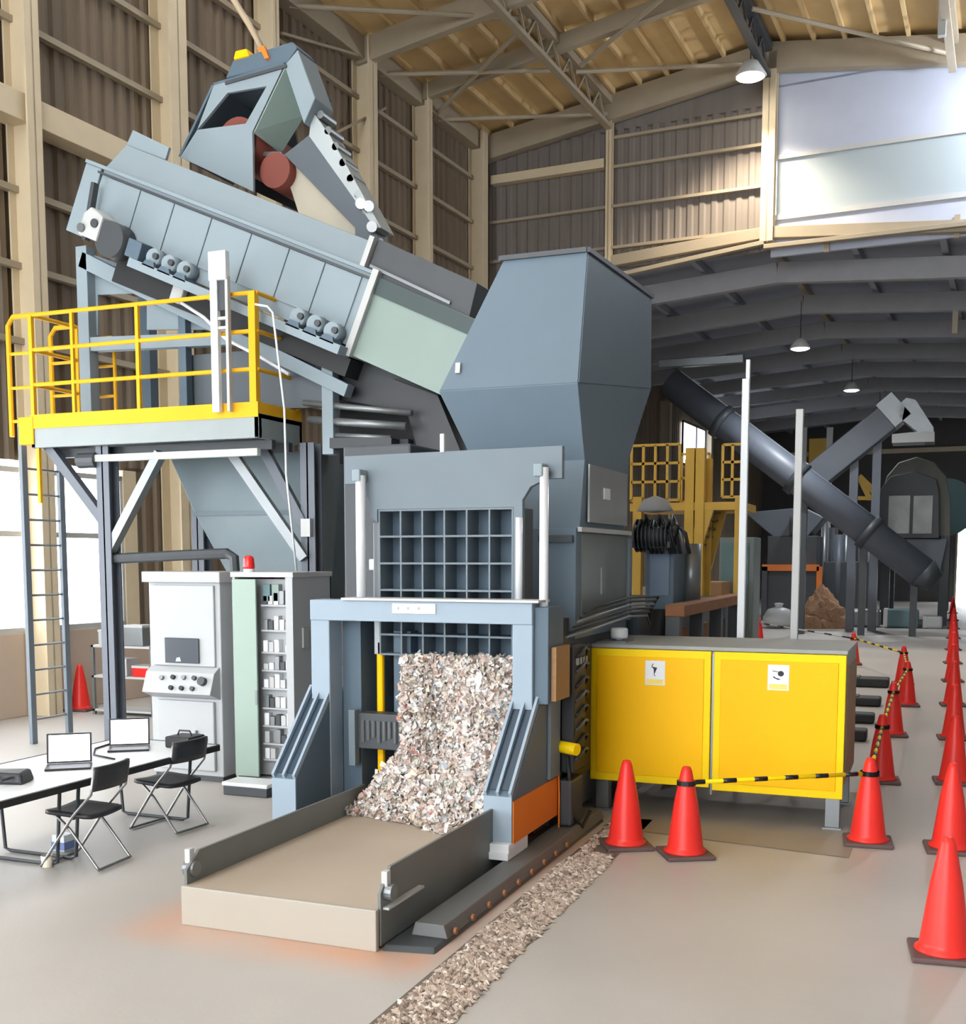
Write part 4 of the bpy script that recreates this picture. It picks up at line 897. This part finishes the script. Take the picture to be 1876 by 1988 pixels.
# ------------------------------------------------------------------ table, chairs, laptops
TZ = .66
t = thing('folding_table', 'long white folding table with dark edge at the left of the picture', 'table', (-6.4, 6.8, 0))
bx(-6.92, -5.86, 5.2, 8.35, TZ - .022, TZ).build('tabletop', white, t)
MB().box(-5.865, -5.835, 5.2, 8.35, TZ - .05, TZ + .001).box(-6.945, -6.915, 5.2, 8.35, TZ - .05, TZ + .001).box(-6.92, -5.86, 8.35, 8.38, TZ - .05, TZ + .001).box(-6.92, -5.86, 5.17, 5.2, TZ - .05, TZ + .001).build('edge_band', black, t)
for y in (5.45, 6.55, 6.75, 8.15):
    MB().path([(-6.0, y, TZ - .02), (-6.05, y, .03), (-6.1, y, .015), (-6.7, y, .015), (-6.75, y, .03), (-6.8, y, TZ - .02)], .014, 8).build('leg_frame', dark, t, smooth=True)
def make_chair(name, label, loc, rz):
    t = thing(name, label, 'chair', (0, 0, 0), 'folding chairs at the white table')
    # chair faces +Y
    st = MB(); n = 8; vs = []
    for j in range(n + 1):
        for i in range(n + 1):
            x = -.21 + .42 * i / n; y = -.2 + .4 * j / n
            if j in (0, n): x *= .9
            vs.append((x, y, .42 - .012 * math.sin(math.pi * i / n) + .02 * (j / n)))
    fs = [(j * (n + 1) + i, j * (n + 1) + i + 1, (j + 1) * (n + 1) + i + 1, (j + 1) * (n + 1) + i) for j in range(n) for i in range(n)]
    s_ = st.add(vs, fs).build('seat', fabric, t, smooth=True)
    md = s_.modifiers.new('solid', 'SOLIDIFY'); md.thickness = .03
    bk = MB(); vs = []
    for j in range(5):
        for i in range(n + 1):
            x = -.215 + .43 * i / n; z = .60 + .18 * j / 4
            vs.append((x, -.235 - .035 * (1 - (x / .215) ** 2) - .03 * j / 4, z))
    fs = [(j * (n + 1) + i, j * (n + 1) + i + 1, (j + 1) * (n + 1) + i + 1, (j + 1) * (n + 1) + i) for j in range(4) for i in range(n)]
    b_ = bk.add(vs, fs).build('backrest', fabric, t, smooth=True)
    md = b_.modifiers.new('solid', 'SOLIDIFY'); md.thickness = .025
    for x in (-.215, .215):
        MB().path([(x, -.255, .76), (x, -.22, .58), (x, -.05, .40), (x, .22, .03), (x, .24, .012)], .011, 8).build('leg', chrome, t, smooth=True)
        MB().path([(x * .92, .12, .42), (x * .92, -.02, .30), (x * .92, -.24, .03), (x * .92, -.26, .012)], .011, 8).build('leg', chrome, t, smooth=True)
    for y, w in ((.235, .43), (-.25, .40)):
        MB().cyl((-w / 2, y, .014), (w / 2, y, .014), .011, n=8).build('floor_bar', chrome, t)
    MB().cyl((-.2, -.05, .385), (.2, -.05, .385), .009, n=8).build('cross_rod', chrome, t)
    t.location = loc; t.rotation_euler = (0, 0, rz); return t
chair0 = make_chair('folding_chair', 'black folding chair nearer the camera at the white table', (-5.93, 6.72, 0), math.radians(95))
dup(chair0, (-6.06, 7.9, 0), math.radians(86), 'black folding chair farther along the table, in front of the white control cabinet', 'folding chairs at the white table')
def laptop(p, rz, label):
    t = thing('laptop', label, 'laptop', (0, 0, 0), 'laptops on the white table')
    bx(-.17, .17, -.12, .12, 0, .018).build('keyboard_base', laptopm, t, bevel=.004)
    y0, y1, h = .12, .18, .25
    lid = MB().hexa([(-.17, y0, .02), (.17, y0, .02), (.17, y0 + .012, .02), (-.17, y0 + .012, .02), (-.17, y1, h), (.17, y1, h), (.17, y1 + .012, h), (-.17, y1 + .012, h)]).build('lid', laptopm, t)
    MB().hexa([(-.155, y0 - .001, .035), (.155, y0 - .001, .035), (.155, y0 + .002, .035), (-.155, y0 + .002, .035), (-.155, y1 - .006, h - .012), (.155, y1 - .006, h - .012), (.155, y1 - .003, h - .012), (-.155, y1 - .003, h - .012)]).build('display', screen, lid)
    t.location = p; t.rotation_euler = (0, 0, rz); return t
laptop((-6.3, 6.98, TZ), math.radians(38), 'open laptop with bright white screen nearer the camera on the table')
laptop((-6.42, 7.85, TZ), math.radians(36), 'open laptop with bright white screen at the far end of the table')
t = thing('carry_bag', 'flat black bag lying on the table at the left picture edge', 'bag', (-6.3, 6.42, TZ))
MB().hexa([(-6.52, 6.2, TZ), (-6.12, 6.3, TZ), (-6.2, 6.52, TZ), (-6.6, 6.42, TZ), (-6.5, 6.22, TZ + .09), (-6.14, 6.31, TZ + .08), (-6.22, 6.5, TZ + .09), (-6.58, 6.4, TZ + .08)]).build('bag_body', fabric, t, bevel=.02)
MB().path([(-6.3, 6.25, TZ + .06), (-6.28, 6.17, TZ + .05), (-6.2, 6.19, TZ + .05), (-6.19, 6.28, TZ + .06)], .01, 6).build('bag_handle', fabric, t)
t = thing('camera_case', 'small dark case on the table between laptop and far chair', 'case', (-6.05, 8.0, TZ))
bx(-6.2, -5.95, 8.05, 8.3, TZ, TZ + .1).build('case_body', laptopm, t, bevel=.015)
MB().path([(-6.15, 8.17, TZ + .1), (-6.13, 8.17, TZ + .14), (-6.02, 8.17, TZ + .14), (-6.0, 8.17, TZ + .1)], .008, 6).build('case_handle', laptopm, t)
tag(MB().path([(-6.2, 7.4, TZ + .008), (-6.5, 7.5, TZ + .008), (-6.7, 7.75, TZ + .008), (-6.75, 8.0, TZ + .008), (-6.6, 8.2, TZ + .008)], .008, 6).build('power_cable', black, smooth=True, org=(-6.5, 7.8, TZ)), 'thin black cable curling across the white table', 'cable')
t = thing('tissue_box', 'small white box with blue sides on the floor under the near chair', 'box', (-6.35, 6.98, 0))
bx(-6.42, -6.3, 6.9, 7.02, 0, .13).build('box_body', white, t, bevel=.004)
bx(-6.425, -6.295, 6.895, 7.025, .015, .075).build('blue_band', mat('blue_print', (110, 130, 180), .5), t)
t = thing('paper_cup', 'cream paper cup on the floor beside the near chair', 'cup', (-6.12, 6.52, 0))
MB().lathe([(.035, 0), (.037, .004), (.045, .085), (.042, .09), (.036, .02), (.01, .015)], (-6.12, 6.52, 0), 18).build('cup_body', mat('cream_paper', (236, 224, 204), .6), t, smooth=True)
# things along the left windows
t = thing('storage_shelf', 'low white shelf with boxes by the left window behind the platform post', 'shelf', (-11.0, 13.6, 0))
for z in (.05, .55, 1.0): bx(-11.6, -10.5, 13.4, 13.8, z, z + .03).build('shelf_board', offw, t)
for x, y in ((-11.6, 13.4), (-10.54, 13.4), (-11.6, 13.76), (-10.54, 13.76)): bx(x, x + .04, y, y + .04, 0, 1.03).build('shelf_post', steel, t)
for i, (x, z, w, h, m_, l) in enumerate(((-11.5, 1.03, .3, .22, offw, 'pale box on the top left of the low white shelf'), (-11.05, 1.03, .35, .3, steel, 'grey box on the top right of the low white shelf'), (-10.9, .58, .3, .16, beacon, 'red box on the middle board of the low white shelf'), (-11.4, .58, .4, .25, offw, 'pale box on the middle board of the low white shelf'))):
    b_ = thing('storage_box', l, 'box', (x, 13.55, z), 'boxes on the low white shelf')
    bx(x, x + w, 13.45, 13.7, z, z + h).build('box_body', m_, b_, bevel=.01); bx(x - .006, x + w + .006, 13.444, 13.706, z + h - .03, z + h + .005).build('box_lid', offw, b_)
# ------------------------------------------------------------------ machinery in the middle distance
P = py
def ground_leg(m, p, w=.1): return m.box(p.x - w / 2, p.x + w / 2, p.y - w / 2, p.y + w / 2, 0, p.z)
t = thing('pump_unit', 'blue grey hydraulic pump cabinet behind the hopper above the press', 'pump unit', (-3.0, 12.5, 1.75))
a, b = P(1253, 1165, 12.2), P(1310, 1052, 12.2)
bx(a.x, b.x, 12.2, 13.0, 1.75, b.z).build('pump_cabinet', blue2, t, bevel=.01)
bx(a.x + .05, b.x - .05, 12.19, 12.2, 1.9, b.z - .1).build('cabinet_door', mat('pump_door_slate', (96, 112, 132), .45), t, bevel=.006)
a, b = P(1313, 1150, 12.6), P(1352, 1055, 12.6)
MB().cyl(((a.x + b.x) / 2, 12.9, 1.78), ((a.x + b.x) / 2, 12.9, b.z), (b.x - a.x) / 2, n=24).build('silver_tank', steel, t, smooth=True)
mo = MB().cyl(P(1235, 1040, 12.1), P(1300, 1040, 12.1), .16, n=20).build('motor', black, t, smooth=True)
for k in range(9):
    p = P(1237 + k * 7.5, 1040, 12.1); MB().cyl(p, p + V((.012, 0, 0)), .18, n=20).build('cooling_fin', dark, mo)
bx(P(1230, 1040, 12.1).x, P(1305, 1040, 12.1).x, 12.0, 12.3, P(1230, 1060, 12.1).z - .02, P(1230, 1052, 12.1).z).build('motor_bed', dark, t)
for k in range(10):
    u = 1228 + k * 9; MB().path([P(u, 1062, 12.05), P(u + 8, 1020 - 10 * (k % 3), 11.95), P(u + 22, 1035, 12.0), P(u + 30, 1075, 12.05)], .02, 6).build('hose', black if k % 4 else steel, t, smooth=True)
MB().lathe([(.02, .16), (.13, .12), (.2, .0), (.02, -.02)], P(1272, 992, 12.2), 14).build('grey_cover', mat('cover_grey', (150, 150, 148), .7), t, smooth=True)
t = thing('walkway_beam', 'long rust brown walkway beam on dark posts beside the press', 'walkway', (-2.5, 13, 0))
bx(-2.53, -2.33, 11.3, 15.2, 1.72, 1.84).build('beam', rust, t, bevel=.01)
for y in (11.3, 12.5, 13.7, 15.0): bx(-2.52, -2.38, y, y + .12, 0, 1.72).build('post', dark, t)
for y, m_ in ((11.5, rust), (12.7, wood), (13.9, dark)): bx(-2.56, -2.52, y, y + .9, .5, 1.55).build('side_plate', m_, t, bevel=.006)
# yellow stair tower
t = thing('yellow_stair_tower', 'yellow painted stair tower with mesh guards behind the hopper', 'stair', (-3.3, 17.5, 0))
yw = 17.5
def grid(u0, u1, v0, v1, nc, nr, y, name='mesh_guard', m_=yolk):
    a, b = P(u0, v1, y), P(u1, v0, y); g = MB()
    for i in range(nc + 1):
        x = a.x + (b.x - a.x) * i / nc; g.box(x - .02, x + .02, y, y + .04, a.z, b.z)
    for j in range(nr + 1):
        z = a.z + (b.z - a.z) * j / nr; g.box(a.x, b.x, y, y + .04, z - .02, z + .02)
    return g.build(name, m_, t)
grid(1225, 1320, 862, 972, 4, 3, yw); grid(1402, 1442, 862, 965, 2, 3, yw); grid(1322, 1378, 880, 975, 2, 2, yw + 1.2)
for u in (1342, 1362, 1240, 1438):
    p = P(u, 870 if u < 1400 and u > 1300 else 965, yw); bx(p.x - .07, p.x + .07, yw - .07, yw + .07, 0, p.z).build('tower_column', yolk, t, bevel=.006)
a, b = P(1225, 978, yw), P(1442, 970, yw)
bx(a.x, b.x, yw - .06, yw + 1.4, a.z - .12, a.z).build('landing', yolk, t)
bx(P(1325, 900, yw).x, P(1378, 900, yw).x, yw + .2, yw + .3, 1.2, P(1325, 890, yw).z).build('yellow_panel', yolk, t)
MB().bar(P(1375, 985, yw), P(1330, 1130, yw), .1, .2).build('stair_stringer', yolk, t)
MB().bar(P(1400, 985, yw + .6), P(1362, 1130, yw + .6), .1, .2).build('stair_stringer', yolk, t)
for k in range(9):
    p = P(1375, 985, yw).lerp(P(1330, 1130, yw), (k + .5) / 9); MB().box(p.x - .12, p.x + .12, yw, yw + .6, p.z - .015, p.z + .015).build('tread', dark, t)
# dark blocks right of the yellow cabinet
for k, (u, v, w, d, h) in enumerate(((1690, 1335, .62, .5, .16), (1680, 1372, .45, .4, .14), (1668, 1405, .4, .3, .14), (1658, 1440, .3, .3, .15))):
    p = pz(u, v); b_ = thing('rubber_block', ['largest black floor block beyond the right end of the yellow cabinet', 'second black floor block right of the yellow cabinet, from the back', 'third black floor block right of the yellow cabinet, from the back', 'nearest black floor block against the yellow cabinet side'][k], 'block', (p.x, p.y, 0), 'black blocks beside the yellow cabinet')
    bx(p.x - w / 2, p.x + w / 2, p.y, p.y + d, .0, h).build('block_body', black, b_, bevel=.03)
    bx(p.x - w / 2 + .05, p.x - w / 2 + .12, p.y + .05, p.y + d - .05, h - .005, h + .02).build('lifting_bar', dark, b_)
# ------------------------------------------------------------------ far hall machinery
yt = 36.0
t = thing('long_tube_conveyor', 'long dark tube conveyor slanting down to the right in the far hall', 'conveyor', (P(1560, 930, yt).x, yt, 0))
a, b = P(1300, 742, yt), P(1792, 1112, yt)
MB().cyl(a, b, .46, n=24).build('tube', tube_m, t, smooth=True)
for f in (.22, .52, .8):
    p = a.lerp(b, f); d = (b - a).normalized(); MB().cyl(p - d * .12, p + d * .12, .54, n=24).build('tube_collar', dark, t, smooth=True)
MB().bar(a + V((0, 0, .55)), a.lerp(b, .8) + V((0, 0, .52)), .12, .1).build('tube_rail', steel, t)
for f in (.55, .78, .97):
    p = a.lerp(b, f); m = MB(); m.box(p.x - .1, p.x + .1, yt - .1, yt + .1, 0, p.z - .3); m.build('support_leg', dark, t)
bx(a.x - .2, a.x + 2.4, yt - .7, yt - .4, a.z + .35, a.z + .6).build('head_walkway', steel, t, bevel=.02)
MB().cyl(b, b + V((.35, 0, -.3)), .5, .3, n=20).build('tail_boot', dark, t, smooth=True)
yt2 = 38.5
t = thing('short_belt_conveyor', 'shorter slate conveyor rising to the right with a bent discharge spout', 'conveyor', (P(1650, 860, yt2).x, yt2, 0))
a, b = P(1585, 925, yt2), P(1742, 798, yt2)
MB().bar(a, b, .9, .85).build('belt_housing', tube_m, t, bevel=.03)
MB().bar(P(1720, 812, yt2), P(1752, 785, yt2), 1.0, .95).build('head_collar', steel, t, bevel=.02)
MB().prism([P(u, v, yt2 - .5) for u, v in ((1735, 796), (1760, 772), (1778, 776), (1813, 830), (1813, 858), (1735, 858), (1735, 843), (1782, 838), (1752, 815))], (0, 1.0, 0)).build('discharge_spout', steel, t)
MB().prism([P(u, v, yt2 - .55) for u, v in ((1732, 843), (1770, 839), (1815, 838), (1815, 857), (1732, 860))], (0, 1.1, 0)).build('spout_lip', offw, t)
for u, v in ((1660, 885), (1705, 845)):
    p = P(u, v, yt2); bx(p.x - .13, p.x + .13, yt2 - .13, yt2 + .13, 0, p.z).build('support_leg', tube_m, t)
yd = 42.0
t = thing('trommel_screen', 'rounded olive grey screen housing on a dark funnel at the far right', 'screen', (P(1770, 1000, yd).x, yd, 0))
prof = [(1712, 1042), (1712, 965), (1722, 925), (1745, 898), (1780, 887), (1815, 898), (1838, 925), (1846, 965), (1846, 1042)]
MB().prism([P(u, v, yd) for u, v in prof], (0, 7, 0)).build('rounded_cover', domem, t, bevel=.03)
prof2 = [(1706, 1045), (1706, 955), (1730, 925), (1775, 915), (1818, 930), (1824, 955), (1824, 1045)]
MB().prism([P(u, v, yd - .4) for u, v in prof2], (0, .4, 0)).build('end_frame', dark, t, bevel=.02)
for u0, u1 in ((1724, 1768), (1772, 1812)):
    p0, p1 = P(u0, 1036, yd - .44), P(u1, 962, yd - .44); bx(p0.x, p1.x, yd - .45, yd - .4, p0.z, p1.z).build('inspection_window', mat('dim_pane_%d' % u0, (120, 122, 118), .3, var=.6, scale=1.5), t)
MB().prism([P(u, v, yd - .2) for u, v in ((1735, 1046), (1840, 1046), (1826, 1112), (1800, 1112))], (0, 5, 0)).build('funnel', tube_m, t, bevel=.02)
MB().prism([P(u, v, yd + .5) for u, v in ((1690, 1052), (1735, 1046), (1800, 1112), (1770, 1112))], (0, 4, 0)).build('funnel_side', dark, t)
for u in (1722, 1836):
    p = P(u, 1040, yd + .2); bx(p.x - .15, p.x + .15, yd, yd + .3, 0, p.z).build('leg', dark, t); bx(p.x - .15, p.x + .15, yd + 5, yd + 5.3, 0, p.z).build('leg', dark, t)
t = thing('end_drum', 'pale teal drum end visible right of the rounded screen housing', 'drum', (P(1848, 1020, 46).x, 46, 0))
MB().cyl(P(1836, 985, 53.5), P(1836, 985, 56), 1.25, n=24).build('drum_shell', teal, t, smooth=True)
p = P(1840, 985, 54.5); bx(p.x - .2, p.x + .2, 54.5, 55, 0, p.z - 1).build('drum_stand', dark, t)
yb_ = 43.5
t = thing('shredder_bin', 'dark bin machine with orange ledge between the two white posts', 'shredder', (P(1535, 1060, yb_).x, yb_, 0))
p0, p1 = P(1488, 1142, yb_), P(1588, 1040, yb_)
bx(p0.x, p1.x, yb_, yb_ + 2, .2, p1.z).build('bin_body', dark, t, bevel=.03)
MB().prism([P(u, v, yb_ + .2) for u, v in ((1445, 995), (1560, 985), (1600, 1005), (1570, 1040), (1505, 1045))], (0, 2, 0)).build('feed_hopper', tube_m, t, bevel=.03)
q0, q1 = P(1482, 1108, yb_), P(1592, 1096, yb_); bx(q0.x, q1.x, yb_ - .3, yb_, q0.z, q1.z).build('orange_ledge', orange, t)
for u in (1486, 1592):
    p = P(u, 1100, yb_ - .2); bx(p.x - .1, p.x + .1, yb_ - .3, yb_ - .1, 0, p.z).build('ledge_post', orange if u > 1500 else dark, t)
MB().cyl(P(1535, 1020, yb_ - .1), P(1560, 1020, yb_ - .1), .4, n=16).build('motor', steel, t, smooth=True)
t = thing('yellow_far_tower', 'distant yellow equipment tower with white side posts right of the shorter steel post', 'tower', (P(1590, 880, 49).x, 49, 0))
p0, p1 = P(1568, 960, 49), P(1606, 850, 49)
bx(p0.x, p1.x, 49, 50, p0.z, p1.z).build('yellow_housing', yolk, t, bevel=.03)
for u in (1562, 1612):
    p = P(u, 830, 49); bx(p.x - .12, p.x + .12, 48.9, 49.1, 0, p.z).build('side_post', offw, t)
m = MB().bar(P(1668, 925, 49), P(1712, 968, 49), .25).bar(P(1668, 925, 49), P(1690, 970, 49), .2)
m.build('yellow_arm', yolk, t)
m = MB().bar(P(1560, 965, 49), P(1712, 968, 49), .15)
m.build('yellow_rail', yolk, t)
t = thing('pipe_rack', 'rack of grey vertical pipes behind the long tube conveyor', 'pipe rack', (P(1640, 1080, 46.5).x, 46.5, 0))
for k, u in enumerate((1602, 1618, 1630, 1644, 1658, 1676, 1690)):
    p = P(u, 1010 + 14 * (k % 3), 46.5); MB().cyl((p.x, 46.5 + .2 * (k % 2), 0), (p.x, 46.5 + .2 * (k % 2), p.z), .13 + .05 * (k % 3), n=12).build('pipe', (steel, dark, tube_m)[k % 3], t, smooth=True)
p0, p1 = P(1600, 1125, 46.5), P(1700, 1090, 46.5); bx(p0.x, p1.x, 46.3, 46.9, .3, p1.z).build('rack_base', dark, t, bevel=.03)
# piles and bundles on the far floor
def heap(name, label, cat, c, rx, ry, h, m_, seed):
    r_ = random.Random(seed); g = MB(); n = 26; k_ = 12; vs = []
    for j in range(k_ + 1):
        f = j / k_
        for i in range(n):
            a_ = 6.283 * i / n; w = 1 + .18 * math.sin(3 * a_ + seed) + r_.uniform(-.1, .1)
            vs.append((c.x + rx * f * w * math.cos(a_), c.y + ry * f * w * math.sin(a_), max(0, h * (1 - f) ** .8 + (r_.uniform(-.07, .07) * h if 0 < j < k_ else 0)) if j < k_ else 0))
    fs = [(j * n + i, j * n + (i + 1) % n, (j + 1) * n + (i + 1) % n, (j + 1) * n + i) for j in range(k_) for i in range(n)]
    o = g.add(vs, fs).build(name, m_, org=(c.x, c.y, 0)); tag(o, label, cat, kind='stuff'); return o
gq = lambda u, y: V((P(u, 1200, y).x, y, 0))
heap('scrap_heap', 'brown heap of loose scrap on the far floor between the posts', 'heap', gq(1594, 39.6), .95, .9, 1.45, pilem, 2)
t = thing('white_sack', 'white sack lying left of the brown scrap heap', 'sack', tuple(gq(1512, 38.9)))
p = gq(1512, 38.9); MB().lathe([(.3, 0), (.5, .12), (.52, .35), (.36, .62), (.1, .7)], p, 14).build('sack_body', white, t, smooth=True)
MB().lathe([(.1, .68), (.16, .82), (.05, .84)], p, 10).build('sack_neck', white, t)
for k, (u, v, w, h, m_, l, nm) in enumerate(((1750, 1180, 1.1, .62, teal, 'teal wrapped bundle on the far floor under the funnel', 'wrapped_bundle'), (1678, 1168, 1.0, .6, steel, 'grey wrapped bundle left of the teal one', 'wrapped_bundle'), (1812, 1176, .6, .4, offw, 'pale wrapped bundle right of the teal one', 'wrapped_bundle'))):
    p = gq(u, 40.2); t = thing(nm, l, 'bundle', (p.x, p.y, 0), 'wrapped bundles on the far floor')
    bx(p.x - w / 2, p.x + w / 2, p.y, p.y + .9, 0, h).build('bundle_body', m_, t, bevel=.08); bx(p.x - w / 2 - .01, p.x - w / 2 + .12, p.y - .01, p.y + .91, .03, h + .01).build('strap', offw, t)
p = pz(1375, 1250); t = thing('brown_crate', 'brown crate on the floor beyond the walkway, left of the taller steel post', 'crate', (-4.6, 24, 0))
c0, c1 = P(1362, 1240, 20), P(1402, 1130, 20)
bx(c0.x, c1.x, 20, 21, .0, c1.z).build('crate_body', wood, t, bevel=.01)
for z in (.3, 1.0): bx(c0.x - .03, c1.x + .03, 19.97, 20, z, z + .1).build('slat', rust, t)
t = thing('steel_cabinet', 'grey green steel cabinet beyond the walkway under the yellow tower', 'cabinet', (-4, 19, 0))
c0, c1 = P(1362, 1125, 19.5), P(1402, 1040, 19.5)
bx(c0.x, c1.x + .3, 21.2, 22, 0, c1.z).build('cabinet_body', mat('far_cabinet_grey', (110, 124, 124), .5), t, bevel=.01)
bx(c0.x + .05, c1.x + .2, 21.18, 21.2, .2, c1.z - .1).build('cabinet_door', teal, t)
